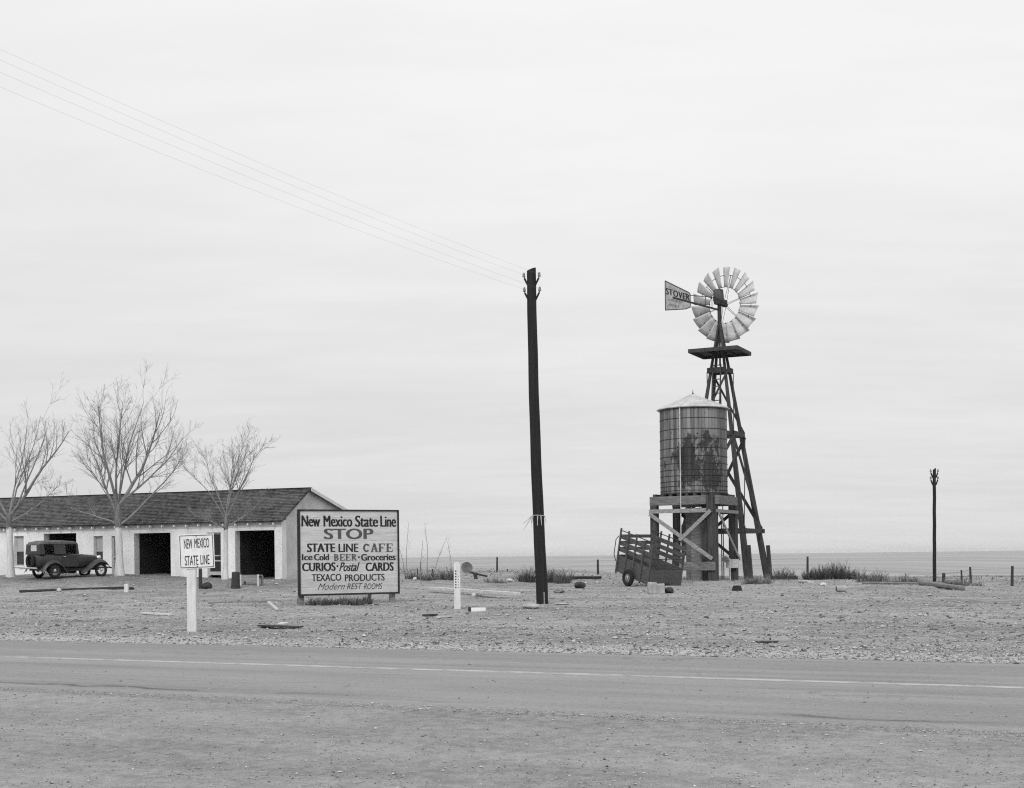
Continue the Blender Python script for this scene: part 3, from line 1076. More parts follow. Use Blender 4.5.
for sy in (-1, 1):
    fender(smooth_path([(.05, .36), (.35, .42), (.75, .66), (1.08, .84), (1.38, .87), (1.62, .78), (1.75, .62)]), .36, .84, sy).build('front_fender', M_carfender, car)
    fender(smooth_path([(-2.12, .36), (-1.98, .58), (-1.74, .78), (-1.42, .86), (-1.1, .76), (-.88, .54), (-.7, .36)]), .60, .86, sy).build('rear_fender', M_carfender, car)
    MB().box(-.72, .1, sy * .84 if sy < 0 else .60, -.60 if sy < 0 else .84, .33, .365).build('running_board', M_iron, car, smooth=False)
    hl = MB().lathe([(.03, -.16), (.09, -.10), (.115, -.03), (.118, 0)], 16, (1.42, sy * .42, .93), (1, 0, 0)).build('headlight', M_chrome, car)
    MB().lathe([(.112, 0), (.09, .02), (.03, .032)], 16, (1.4205, sy * .42, .93), (1, 0, 0)).build('lens', M_lens, hl)
    MB().tube([(1.36, sy * .42, .84), (1.36, sy * .42, .6)], .02, 6).build('bracket', M_iron, hl)
    for wx in (1.3, -1.39):
        wl = MB()
        yc = sy * .70
        wl.torus((wx, yc, .36), .285, .072, (0, 1, 0), 28, 10)
        wo = wl.build('wheel', M_rubber, car)
        rm = MB().torus((wx, yc, .36), .215, .02, (0, 1, 0), 24, 6)
        for k in range(16):
            a_ = 2 * PI * k / 16
            rm.tube([(wx + .05 * math.cos(a_ + .3), yc + sy * .04, .36 + .05 * math.sin(a_ + .3)), (wx + .21 * math.cos(a_), yc, .36 + .21 * math.sin(a_))], .007, 4)
        rm.build('rim', M_rim, wo)
        MB().lathe([(.075, 0), (.07, .04), (.03, .06)], 14, (wx, yc + sy * .02, .36), (0, sy, 0)).build('hub_cap', M_chrome, wo)
mb = MB().tube([(1.86, -.8, .45), (1.92, -.5, .47), (1.94, 0, .47), (1.92, .5, .47), (1.86, .8, .45)], .035, 8)
mb.tube([(1.3, -.3, .42), (1.9, -.3, .46)], .02, 6).tube([(1.3, .3, .42), (1.9, .3, .46)], .02, 6)
mb.build('bumper', M_iron, car)
mb = MB().tube([(-2.42, -.75, .47), (-2.48, 0, .49), (-2.42, .75, .47)], .035, 8)
mb.tube([(-2.1, -.3, .44), (-2.45, -.3, .48)], .02, 6).tube([(-2.1, .3, .44), (-2.45, .3, .48)], .02, 6)
mb.build('bumper', M_chrome, car)
sp = MB().torus((-2.30, 0, .78), .27, .075, (1, 0, 0), 28, 10).build('spare_wheel', M_rubber, car)
for sy in (-1, 1):
    MB().box(-.96, -.03, sy * .735 - .015, sy * .735 + .015, .52, 1.06).build('door', M_carpaint, car, smooth=False, bevel=.02)
    MB().tube([(-.9, sy * .755, .98), (-.78, sy * .77, .98)], .014, 6).build('door_handle', M_chrome, car)
MB().box(-2.0, 1.3, -.55, .55, .36, .46).build('chassis', M_iron, car, smooth=False)
MB().box(-1.75, -1.3, -.55, .55, .5, 1.1).build('seat', M_carroof, car, smooth=False)
# ------------------------------------------------------------------ billboard
A = at(299.2, 596, 39.3)
Bp = at(398.9, 592.5, 40.75)
du = Vector((Bp.x - A.x, Bp.y - A.y, 0))
BWD = du.length
du.normalize()
rz = math.atan2(du.y, du.x)
zb0 = (A.z + Bp.z) / 2
zt0 = (at(298.3, 510.6, 39.3).z + at(398.5, 510, 40.75).z) / 2
bl = thing('billboard', 'large plank billboard reading New Mexico State Line STOP in dark hand lettering', 'billboard', (A.x, A.y, zb0), rz)
BH = zt0 - zb0
MB().box(0, BWD, 0.0, 0.045, 0, BH).build('board', M_board, bl, smooth=False)
mb = MB()
fw, y0, y1 = 0.06, -0.035, 0.075
mb.box(-.02, fw - .02, y0, y1, -.02, BH + .02)
mb.box(BWD - fw + .03, BWD + .02, y0, y1, -.02, BH + .02)
mb.box(fw - .02, BWD - fw + .03, y0 + .004, y1 - .003, BH - .025, BH + .02)
mb.box(fw - .02, BWD - fw + .03, y0 + .004, y1 - .003, -.02, .035)
mb.build('frame', M_frame, bl, smooth=False)
for xx in (0.10, BWD - 0.17):
    p = Vector((A.x, A.y, 0)) + du * xx
    MB().box(xx - .08, xx + .08, .08, .22, gh(p.x, p.y) - zb0 - 0.4, BH - 0.1).build('post', M_greyplank if xx > 1 else M_log, bl, smooth=False)
mb = MB()
for zz in (0.35, BH / 2, BH - .3):
    mb.box(0.02, BWD - .02, .046, .079, zz - .05, zz + .05)
mb.build('batten', M_greyplank, bl, smooth=False)
for xx in (.4, BWD - .5):
    MB().beam((xx, .23, BH * .6), (xx, 1.5, -zb0 - .1), .1, .05).build('back_brace', M_greyplank, bl, smooth=False)


def bx_(x):
    return (x - 70) / (772 - 70) * BWD


def bz_(y, x):
    bot = 682 + (655 - 682) * (x - 70) / 700
    return BH * (1 - (y - 72) / (bot - 72))


def put(text, xa, xb, yt, yb, mat, bold=0.0, shear=0.0, spacing=1.0, par=None):
    xm = (xa + xb) / 2
    return lettering(text, par or bl, mat, bx_(xa), bx_(xb), bz_(yb, xm), bz_(yt, xm), -.001, bold, shear, .003, spacing)


put('New', 94, 216, 110, 190, M_ink, .042)
put('Mexico', 244, 440, 110, 189, M_ink, .042)
put('State', 466, 624, 109, 188, M_ink, .042)
put('Line', 646, 754, 109, 187, M_ink, .042)
put('STOP', 248, 588, 202, 277, M_inkgrey, .07, 0, 1.0)
put('STATE', 130, 318, 309, 371, M_ink, .06)
put('LINE', 346, 482, 309, 368, M_ink, .04)


def slab_word(word, xa, xb, yt, yb, mat, wt=.2):
    """serif capitals drawn as strokes with slab feet; one mesh"""
    mb = MB()
    n = len(word)
    cw = (bx_(xb) - bx_(xa)) / n
    xm = (xa + xb) / 2
    z0, z1 = bz_(yb, xm), bz_(yt, xm)
    H = z1 - z0
    S = cw * wt
    sf = H * 0.09
    lay = [0]

    def bar(x0_, w_, a, b):
        lay[0] += 1
        yo = -.004 - .0002 * (lay[0] % 7)
        mb.box(x0_, x0_ + w_, yo, -.001, z0 + a * H, z0 + b * H)

    def arc(cx, cz, rx, rz_, a0, a1, th):
        lay[0] += 1
        yo = -.004 - .0002 * (lay[0] % 7)
        m = 14
        for i in range(m):
            p, q = R(a0 + (a1 - a0) * i / m), R(a0 + (a1 - a0) * (i + 1) / m)
            P = [(cx + rx * math.cos(p), cz + rz_ * math.sin(p)), (cx + rx * math.cos(q), cz + rz_ * math.sin(q)),
                 (cx + (rx - th) * math.cos(q), cz + (rz_ - th * .7) * math.sin(q)), (cx + (rx - th) * math.cos(p), cz + (rz_ - th * .7) * math.sin(p))]
            mb.hexa([(a[0], yo, a[1]) for a in P] + [(a[0], -.001, a[1]) for a in P])

    for i, ch in enumerate(word):
        X = bx_(xa) + i * cw + cw * .04
        W = cw * .88
        if ch in 'BERF':
            bar(X, W * .36, 0, .09)
            bar(X, W * .36, .91, 1)
            bar(X + W * .08, S, .085, .915)
        if ch in 'EF':
            bar(X + W * .3, W * .65, .91, 1)
            bar(X + W * .86, W * .10, .74, .92)
            bar(X + W * .3, W * .40, .46, .56)
            bar(X + W * .62, W * .09, .38, .64)
            if ch == 'E':
                bar(X + W * .3, W * .65, 0, .09)
                bar(X + W * .86, W * .10, .08, .27)
        if ch in 'BR':
            arc(X + W * .42, z0 + .745 * H, W * .46, .255 * H, -90, 90, S)
            bar(X + W * .25, W * .2, .91, 1)
            bar(X + W * .25, W * .2, .49, .58)
            if ch == 'B':
                arc(X + W * .42, z0 + .265 * H, W * .52, .265 * H, -90, 90, S)
                bar(X + W * .25, W * .2, 0, .09)
            else:
                mb.beam((X + W * .45, -.0025, z0 + .5 * H), (X + W * .86, -.0025, z0 + .05 * H), .003, S)
                bar(X + W * .68, W * .3, 0, .09)
        if ch == 'C':
            arc(X + W * .5, z0 + .5 * H, W * .5, .5 * H, 42, 318, S)
            bar(X + W * .80, W * .12, .66, .92)
        if ch == 'A':
            mb.beam((X + W * .15, -.0025, z0 + .05 * H), (X + W * .5, -.0025, z0 + H), .003, S * .6)
            mb.beam((X + W * .85, -.0028, z0 + .05 * H), (X + W * .5, -.0028, z0 + H), .003, S)
            bar(X + W * .25, W * .5, .28, .36)
            bar(X, W * .34, 0, .09)
            bar(X + W * .66, W * .34, 0, .09)
    return mb.build('lettering', mat, bl, smooth=False)


slab_word('CAFE', 515, 736, 306, 366, M_inkgrey, .26)
put('Ice', 93, 162, 386, 430, M_ink, .055)
put('Cold', 176, 275, 384, 430, M_ink, .055)
slab_word('BEER', 309, 474, 383, 430, M_inkgrey, .24)
put('\u2022', 481, 494, 398, 411, M_ink)
put('Groceries', 504, 748, 379, 426, M_ink, .055)
put('CURIOS', 94, 320, 446, 506, M_ink, .055)
put('\u2022', 328, 343, 462, 477, M_ink)
put('Postal', 348, 490, 442, 504, M_ink, .03, .45)
put('CARDS', 536, 733, 440, 500, M_ink, .055)
put('TEXACO', 158, 360, 526, 576, M_ink, .03)
put('PRODUCTS', 388, 668, 524, 572, M_ink, .03)
put('Modern', 196, 386, 592, 637, M_ink, -.008, .5)
put('REST', 400, 510, 590, 632, M_ink, -.002, .3)
put('ROOMS', 520, 652, 588, 630, M_ink, -.002, .3)

# ------------------------------------------------------------------ small state line sign on its white post
YS = 26.4
p0 = at(191.7, 631, YS)
gS = gh(p0.x, p0.y)
sg = thing('state_line_sign', 'small square white sign reading NEW MEXICO STATE LINE on a white post', 'road sign', (p0.x, p0.y, gS), R(3))
zc = at(197.6, 551.3, YS)
MB().box(-.092, .092, 0, .14, -.3, at(192, 569.3, YS).z - gS + 0.25).build('post', M_postwhite, sg, bevel=.012)
SW, SH = .71, .70
zs = zc.z - gS - SH / 2
xo = zc.x - p0.x
brd = MB().box(xo - SW / 2, xo + SW / 2, -.018, -.003, zs, zs + SH).build('board', M_white, sg, bevel=.006)
brd.rotation_euler = (0, R(-1.6), 0)
brd.location = (-zs * math.sin(R(-1.6)) * 0.8, 0, xo * math.sin(R(-1.6)))
mb = MB()
yb = -.0205
for (a, b, c, d) in ((.025, SW - .025, .020, .034), (.025, SW - .025, SH - .034, SH - .020), (.020, .033, .034, SH - .034), (SW - .033, SW - .020, .034, SH - .034)):
    mb.box(xo - SW / 2 + a, xo - SW / 2 + b, yb, -.0178, zs + c, zs + d)
mb.build('border', M_ink, brd, smooth=False)
for (px_, py_) in ((.5, .045), (.5, SH - .045)):
    MB().lathe([(.012, 0), (.008, .006)], 8, (xo, -.018, zs + py_), (0, -1, 0)).build('bolt', M_iron, brd)


def sgx(u):
    return xo - SW / 2 + SW * u


lettering('NEW', brd, M_ink, sgx(.15), sgx(.385), zs + SH * .585, zs + SH * .865, -.0178, .006)
lettering('MEXICO', brd, M_ink, sgx(.445), sgx(.86), zs + SH * .60, zs + SH * .875, -.0178, .006)
lettering('STATE', brd, M_ink, sgx(.16), sgx(.535), zs + SH * .10, zs + SH * .385, -.0178, .006)
lettering('LINE', brd, M_ink, sgx(.60), sgx(.85), zs + SH * .115, zs + SH * .39, -.0178, .006)

# ------------------------------------------------------------------ white marker post
pm = ground_at(457.5, 609)
mk = thing('marker_post', 'short white marker post with rounded top and tiny dark lettering', 'marker post', pm, R(4))
mh_ = at(457.5, 562, pm.y).z - pm.z
pr = [(-.09, -.3), (.09, -.3)] + [(.09 * math.cos(R(a)), mh_ - .09 + .09 * math.sin(R(a))) for a in range(0, 181, 20)]
MB().prism(pr, 0, .13).build('post', M_postwhite, mk, bevel=.008)
mb = MB()
rnd = random.Random(3)
for i in range(7):
    zz = mh_ - .25 - i * .075
    mb.box(-.055, -.022, -.0025, -.0005, zz - .021, zz + .019)
    if i > 1:
        mb.box(.022, .046, -.0025, -.0005, zz - .018, zz + .0)
mb.build('lettering', M_frame, mk, smooth=False)

# ------------------------------------------------------------------ telegraph poles and wires


def ins_bracket(root, c, sx, dirv, k=1.0):
    q = Vector(c)
    o = dirv * sx * k
    br = MB().beam(q + o * .10 + Vector((0, 0, -.16)), q + o * .215 + Vector((0, 0, .07)), .055, .05, (0, 1, 0)).tube([q + o * .21 + Vector((0, 0, .03)), q + o * .235 + Vector((0, 0, .16))], .018, 6)
    b = br.build('bracket', M_pole, root)
    tip = q + o * .235 + Vector((0, 0, .12))
    MB().lathe([(.045, 0), (.048, .03), (.036, .06), (.04, .075), (.034, .11), (.015, .135)], 12, tip).build('insulator', M_glassins, b)
    return tip + Vector((0, 0, .07))


def pole(label, base, top, r0, r1, rows, dirv, bend=0):
    base, top = Vector(base), Vector(top)
    root = thing('telegraph_pole', label, 'telegraph pole', base, 0, 'telegraph poles')
    ax = top - base
    n = 16
    mb = MB()
    pts = [ax * (k / n) + Vector((.005 * math.sin(k * 1.7) - .05 * math.sin(PI * k / n) * bend, .005 * math.cos(k * 1.3), 0)) for k in range(n + 1)]
    pts[0] = Vector((0, 0, -.5)) - ax * .0
    mb.tube(pts, [r0 + (r1 - r0) * k / n for k in range(n + 1)], 14)
    nv = len(mb.v)
    for i in range(nv - 14, nv):                       # sawn slope at the top
        mb.v[i].z += .05 * (mb.v[i].x - ax.x) / r1
    mb.build('shaft', M_pole, root)
    tips = []
    for zz in rows:
        c = ax * (1 - zz / ax.length)
        for s in (-1, 1):
            tips.append(base + ins_bracket(root, c, s, dirv, 1.0 if r1 > .1 else .72))
    return root, tips


PB = ground_at(542.6, 604)
PT = at(531.2, 269.5, PB.y)
PR = at(934.5, 583, 62.0)
PR.z = gh(PR.x, PR.y)
line = Vector((PR.x - PB.x, PR.y - PB.y, 0)).normalized()
cross = Vector((line.y, -line.x, 0))
mp, tips = pole('tall dark telegraph pole standing alone beside the road at centre', PB, PT, .185, .14, (.34, .78), Vector((1, -.15, 0)).normalized(), 1)
# split slab and rag tied round the shaft
ax = PT - PB
k = (at(538, 516, PB.y).z - PB.z) / ax.z
c = ax * k + Vector((-.04, 0, 0))
mb = MB().torus(c, .185, .012, (0.05, 0.1, 1), 20, 6)
rnd = random.Random(8)
for i in range(7):
    a0 = R(-90 + rnd.uniform(-80, 80)) if i > 1 else R(190 + 12 * i)
    p = c + Vector((math.cos(a0), math.sin(a0), 0)) * .19
    L = rnd.uniform(.18, .42)
    mb.beam(p, p + Vector((math.cos(a0) * .06 - (.22 if i < 2 else 0), math.sin(a0) * .03, -L)), .035, .008, (0, 1, 0), .012, .006)
mb.build('rag', M_rope, mp)
MB().beam((.05, -.178, .03), (.045, -.172, .36), .035, .02, (0, 1, 0)).build('pale_splinter', M_greyplank, mp)
op, tips2 = pole('slim dark telegraph pole standing far off by the wire fence', PR, at(934.3, 469, PR.y), .085, .075, (.26, .60), Vector((1, -.1, 0)).normalized())
ends = [(37.5, 66), (37.5, 76.5), (37.5, 88.5), (37.5, 102.5)]
order = [1, 0, 3, 2]
order = [tips[1], tips[0], tips[3], tips[2]]
cl = ['topmost', 'second highest', 'third highest', 'lowest']
for i in range(4):
    a = at(ends[i][0], ends[i][1], 27.4 - .25 * i)
    b = order[i]
    d = a - b
    pts = []
    for kk in range(41):
        q = kk / 40 * 1.75
        p = b + d * q
        p.z -= 0.5 * (q * (2.0 - q)) - 0.5 * q
        pts.append(tuple(p))
    wm = MB().tube([Vector(p) - b for p in pts], .0016, 5)
    o = wm.build('telegraph_wire', M_wire, loc=b)
    tag(o, cl[i] + ' of the four thin wires running up left from the telegraph pole', 'wire', 'telegraph wires')

# ------------------------------------------------------------------ windmill
WY = 77.0
wb = at(722.5, 578.5, WY)
wb.z = gh(wb.x, wb.y)
PHI_W = R(26)
wm_ = thing('windmill', 'tall timber windmill tower with steel wheel and lettered tail behind the tank', 'windmill', wb, -PHI_W)
bh_ = 2.12
apx = at(719.3, 322, WY).z - wb.z
TP = 0.03


def half(z):
    return bh_ + (TP - bh_) * z / apx


def corner(sx, sy, z):
    h = half(z)
    return Vector((sx * h, sy * h, z))


for sx, sy in ((-1, -1), (1, -1), (1, 1), (-1, 1)):
    MB().beam(corner(sx, sy, -.3), corner(sx, sy, apx), .34, .34, (0, 1, 0), .10, .10).build('leg', M_tower, wm_, smooth=False)
    cc = corner(sx, sy, 0)
    MB().beam(cc + Vector((sx * .24, 0, -.4)), cc + Vector((sx * .17 - sx * .1, 0, 1.95)), .19, .24, (0, 1, 0)).build('anchor_post', M_tower, wm_, smooth=False)
levels = [2.8, 8.5, 12.3]
for i, z in enumerate(levels):
    h = half(z)
    mb = MB()
    e_ = .02 if i else .25
    wdt = .26 if i < 2 else .3
    mb.box(-h - e_ - .08, h + e_ + .08, -h - .20, -h - .145, z - wdt / 2, z + wdt / 2)
    mb.box(-h - e_ - .08, h + e_ + .08, h + .145, h + .20, z - wdt / 2, z + wdt / 2)
    mb.box(-h - .20, -h - .146, -h - .14, h + .14, z - wdt / 2 - .003, z + wdt / 2 - .004)
    mb.box(h + .146, h + .20, -h - .14, h + .14, z - wdt / 2 - .003, z + wdt / 2 - .004)
    mb.build('girt', M_tower, wm_, smooth=False)
lv = [0.5] + levels
for i in (1, 2):
    za, zb_ = lv[i] + .12, lv[i + 1] - .12
    ha, hb = half(za) + .17, half(zb_) + .17
    mb = MB()
    pairs = [((-ha, -ha), (hb, -hb)), ((ha, -ha + .05), (-hb, -hb + .05)), ((ha, -ha), (hb, hb)), ((ha - .05, ha), (hb - .05, -hb)),
             ((ha, ha), (-hb, hb)), ((-ha, ha - .05), (hb, hb - .05)), ((-ha, ha), (-hb, -hb)), ((-ha + .05, -ha), (-hb + .05, hb))]
    if i == 2:
        pairs = pairs[::2]
    for (p, q) in pairs:
        mb.beam((p[0], p[1], za), (q[0], q[1], zb_), .05, .19 if i < 2 else .12)
    mb.build('cross_brace', M_tower, wm_, smooth=False)
# ladder on the near face
mb = MB()
lz0, lz1 = .6, 12.6
for s in (-1, 1):
    mb.beam((s * .24, -half(lz0) - .25, lz0), (s * .24, -half(lz1) - .25, lz1), .07, .07)
z = lz0 + .2
while z < lz1:
    mb.box(-.22, .22, -half(z) - .28, -half(z) - .22, z - .025, z + .025)
    z += .42
mb.build('ladder', M_tower, wm_, smooth=False)
# platform of planks
zp = at(719, 353.5, WY).z - wb.z
mb = MB()
ps = 1.44
for k in range(9):
    ya = -ps + k * (2 * ps / 9)
    mb.box(-ps, ps, ya + .006, ya + 2 * ps / 9 - .006, zp + .11, zp + .16)
for sgn in (-1, 1):
    mb.box(-ps - .03, ps + .03, sgn * (ps + .031) - .028, sgn * (ps + .031) + .028, zp - .05, zp + .165)
    mb.box(sgn * (ps + .031) - .027, sgn * (ps + .031) + .027, -ps, ps, zp - .048, zp + .163)
for xx in (-ps + .05, -.55, .55, ps - .05):
    mb.box(xx - .05, xx + .05, -ps + .003, ps - .003, zp, zp + .108)
mb.build('platform', M_tower, wm_, smooth=False)
MB().tube([(0, 0, apx - 2.6), (0, 0, apx + .75)], .055, 8).build('mast_pipe', M_iron, wm_)
MB().tube([(0.12, -.1, 0), (0.02, -.02, apx - 2)], .03, 6).build('pump_rod', M_iron, wm_)
# head
M_bonnet = mat_var('bonnet_sheet', 0.075, 0.35, 4, (3, 3, .6), 0.7)
hz = at(719, 300, WY).z - wb.z
WA = R(0)
wdir = Vector((math.sin(R(41)), math.cos(R(41)), 0))          # from hub to wheel, away from the viewer, in world
rotW = Matrix.Rotation(PHI_W, 3, 'Z')
wl_ = rotW @ wdir
gb = MB()
gb.beam(Vector((0, 0, hz - .12)) - wl_ * .35, Vector((0, 0, hz - .12)) + wl_ * .62, .34, .32)
gb.tube([(0, 0, apx - .1), (0, 0, hz - .2)], .12, 10)
gbo = gb.build('gearbox', M_iron, wm_, smooth=False)
MB().lathe([(.26, -.02), (.31, 0.0), (.34, .12), (.29, .66), (.24, .70), (.06, .74)], 12, (-.05, 0, hz - .08)).build('bonnet', M_bonnet, gbo)
WR = 2.22
tilt = Matrix.Rotation(R(4), 3, wl_.cross(Vector((0, 0, 1))))
wn = (tilt @ wl_).normalized()
wc = Vector((0, 0, hz - .22)) + wl_ * .60
q = Vector((0, 1, 0)).rotation_difference(wn)
wheel = MB()
wheel.torus((0, 0.05, 0), WR * .79, .018, (0, 1, 0), 72, 6)
wheel.torus((0, 0.0, 0), WR * .48, .018, (0, 1, 0), 60, 6)
wheel.lathe([(.11, -.2), (.13, -.15), (.13, .15), (.10, .2)], 16, (0, 0, 0), (0, 1, 0))
for k in range(6):
    a_ = 2 * PI * k / 6 + .26
    for yy in (-.16, .16):
        wheel.tube([(.1 * math.cos(a_), yy, .1 * math.sin(a_)), (WR * .80 * math.cos(a_), .05, WR * .80 * math.sin(a_))], .013, 5)
who = wheel.build('wheel', M_iron, wm_, loc=wc)
who.rotation_euler = q.to_euler()
NB = 18
bl0 = None
for k in range(NB):
    if bl0 is None:
        m_ = MB()
        nr, nc = 5, 7
        for i in range(nr):
            rr = WR * (.47 + .53 * i / (nr - 1))
            ch = 2 * PI * rr / NB * 1.0
            for j in range(nc):
                c_ = j / (nc - 1) - .5
                ang_ = R(27)
                lx = c_ * ch * math.cos(ang_)
                ly = c_ * ch * math.sin(ang_) + .05 * (1 - 4 * c_ * c_)
                m_.v.append(Vector((lx, -ly, rr)))
        for i in range(nr - 1):
            for j in range(nc - 1):
                a_ = i * nc + j
                m_.f.append((a_, a_ + 1, a_ + nc + 1, a_ + nc))
        bo = m_.build('blade', M_galv, who, solid=.006)
        bl0 = bo
    else:
        bo = bl0.copy()
        C.collection.objects.link(bo)
        bo.parent = who
    bo.rotation_euler = (0, 2 * PI * (k + .3) / NB, 0)
# tail: bone, stays and lettered vane
td = rotW @ Vector((-math.sin(R(47)), -math.cos(R(47)), 0))
t0 = Vector((0, 0, hz - .30))
mb = MB()
mb.beam(t0 + Vector((0, 0, -.30)), t0 + td * 4.3 + Vector((0, 0, -.10)), .06, .10)
mb.beam(t0 + Vector((0, 0, .42)), t0 + td * 3.2 + Vector((0, 0, .20)), .035, .035)
mb.beam(t0 + td * 1.3 + Vector((0, 0, -.24)), t0 + td * 1.3 + Vector((0, 0, .34)), .03, .03, (1, 0, 0))
mb.beam(t0 + td * .7 + Vector((0, 0, -.27)), t0 + td * .7 + Vector((0, 0, .38)), .03, .03, (1, 0, 0))
tb = mb.build('tail_bone', M_iron, wm_, smooth=False)
# vane local frame: x from the tail end towards the hub, faces the viewer on -y
vx0, vx1 = 4.95, 2.72
vlen = vx0 - vx1
vo = t0 + td * vx0 + Vector((0, 0, -.10))
vrz = math.atan2(-td.y, -td.x)
vp = [(0, -.80), (vlen * .80, -.52), (vlen, -.36), (vlen, .40), (vlen * .93, .48), (0, .86)]
vane = MB().prism(vp, -.012, .012).build('vane', M_vane, wm_, loc=vo, rot=(0, 0, vrz), smooth=False)
mb = MB()
for a_, b_ in zip(vp, vp[1:] + vp[:1]):
    mb.beam((a_[0], -.016, a_[1]), (b_[0], -.016, b_[1]), .05, .02, (0, 1, 0))
mb.build('rim', M_rust, vane, smooth=False)
lt = lettering('STOVER', vane, M_ink, .08, vlen * .97, .06, .42, -.014, .07, 0, .003, 1.12)
for v in lt.data.vertices:                                   # letters step up in height towards the tail end
    f_ = v.co.x / vlen
    v.co.z = v.co.z + .06 * (1 - f_) - .06 * f_
mb = MB()
rnd = random.Random(4)
for (zz, xa, xb) in ((-.17, .3, 1.5), (-.46, .3, 1.15)):
    x_ = xa
    while x_ < xb:
        w__ = rnd.uniform(.05, .09)
        mb.box(x_, x_ + w__ * .55, -.0165, -.0125, zz - .06, zz + .06)
        x_ += w__ + .05
mb.build('worn_lettering', M_rust, vane, smooth=False)

# ------------------------------------------------------------------ water tank on its stand
PHI_S = R(28)
us = Vector((math.cos(PHI_S), -math.sin(PHI_S), 0))
vs = Vector((math.sin(PHI_S), math.cos(PHI_S), 0))
cr_ = at(713.5, 581, 69.3)
SWD, SDP = 3.32, 3.40
so = Vector((cr_.x, cr_.y, 0)) - us * SWD / 2 + vs * SDP / 2
so.z = gh(so.x, so.y)


def zat(py, Y=69.6, px=690):
    return at(px, py, Y).z - so.z


stand = thing('tank_stand', 'heavy timber stand with crossed braces carrying the round water tank', 'tank stand', so, -PHI_S)
hx, hy = SWD / 2, SDP / 2
zb1, zb2 = zat(504.5), zat(495.5)
for sx, sy, wd in ((-1, -1, .38), (1, -1, .46), (1, 1, .42), (-1, 1, .38)):
    o = MB().box(sx * hx - wd / 2, sx * hx + wd / 2, sy * hy - wd / 2, sy * hy + wd / 2, -.4, zb1 - .003).build('post', M_stand_dark, stand, smooth=False, bevel=.02)
MB().box(hx - .75, hx - .32, -hy + .3, -hy + .7, -.4, zb1 - .003).build('post', M_stand_dark, stand, smooth=False, bevel=.02)
for sy in (-1, 1):
    MB().box(-hx - .22, hx + .22, sy * hy - .17, sy * hy + .17, zb1, zb2).build('sill_beam', M_stand, stand, smooth=False, bevel=.02)
MB().box(hx + .225, hx + .45, -hy - .30, hy - .55, zb1 - .02, zb2 - .03).build('sill_beam', M_stand, stand, smooth=False, bevel=.02)
MB().box(hx - .24, hx + .16, -hy - .36, -hy - .173, zb1 - .35, zb2 + .02).build('corner_block', M_stand_dark, stand, smooth=False)
mb = MB()
for k in range(8):
    xx = -hx + .05 + k * (SWD - .1) / 7
    mb.box(xx - .09, xx + .09, -hy - .12, hy + .22, zb2 + .003, zb2 + .13)
mb.build('joist', M_stand_dark, stand, smooth=False)
TZ = zb2 + .20
mb = MB().lathe([(1.85, zb2 + .133), (1.85, TZ - .003)], 40)
mb.build('deck', M_stand_dark, stand, smooth=False)
yF = -hy - .23
zr0, zr1 = zat(512.5), zat(508.5)
MB().box(-hx - .22, hx + .1, yF - .04, yF, zr0, zr1).build('rail', M_brace, stand, smooth=False)
MB().box(hx + .235, hx + .29, -hy - .1, hy + .05, zr0 - .02, zr1 - .06).build('rail', M_brace, stand, smooth=False)
MB().box(-hx - .1, hx + .1, hy + .235, hy + .29, zr0 - .02, zr1 - .06).build('rail', M_stand, stand, smooth=False)
MB().beam((-hx - .18, yF - .07, zat(513)), (hx + .05, yF - .07, zat(559)), .05, .20).build('diagonal_brace', M_brace, stand, smooth=False)
MB().beam((hx + .0, yF - .02 - .11, zat(511)), (-hx + 1.55, yF - .13, zat(540)), .05, .20).build('diagonal_brace', M_brace, stand, smooth=False)
MB().beam((hx + .30, -hy + .1, zat(513)), (hx + .30, hy + .2, zat(560)), .05, .17).build('diagonal_brace', M_brace, stand, smooth=False)
MB().beam((-hx + .2, hy + .25, zat(512)), (hx - .2, hy + .25, zat(556)), .05, .17).build('diagonal_brace', M_stand_dark, stand, smooth=False)
MB().beam((hx - .2, hy + .32, zat(512)), (-hx + .2, hy + .32, zat(556)), .05, .17).build('diagonal_brace', M_stand_dark, stand, smooth=False)
MB().box(-.15, hx + .22, yF - .12, yF + .03, zat(570.5), zat(562)).build('low_beam', M_stand, stand, smooth=False, bevel=.015)
MB().box(hx - .30, hx + .38, hy - .45, hy - .218, zat(569), zat(560)).build('pale_block', M_plank, stand, smooth=False, bevel=.02)
# pump house under the tank
ph = thing('pump_house', 'narrow plank pump shed standing beneath the water tank', 'shed', so + us * .12 + vs * .0, -PHI_S)
phz = zb1 - .2
mb = MB()
kx = random.Random(9)
zz = -.2
while zz < phz - .02:
    z2 = min(phz, zz + .19)
    o_ = kx.uniform(0, .008)
    mb.box(-.38, .38, -.36 - o_, -.32, zz + .004, z2 - .004)
    mb.box(-.42 - o_, -.381, -.32, .36, zz + .004, z2 - .004)
    mb.box(.381, .42 + o_, -.32, .36, zz + .004, z2 - .004)
    mb.box(-.38, .38, .32, .36 + o_, zz + .004, z2 - .004)
    zz = z2
mb.build('plank_wall', M_shed, ph, smooth=False)
mb = MB()
for xx in (-.35, .37):
    mb.box(xx - (.12 if xx < 0 else .05), xx + (.12 if xx < 0 else .05), -.41, -.375, -.25, phz)
mb.build('corner_board', M_stand, ph, smooth=False)
MB().box(-.5, .5, -.46, .46, phz + .002, phz + .06).build('roof', M_shed, ph, smooth=False)
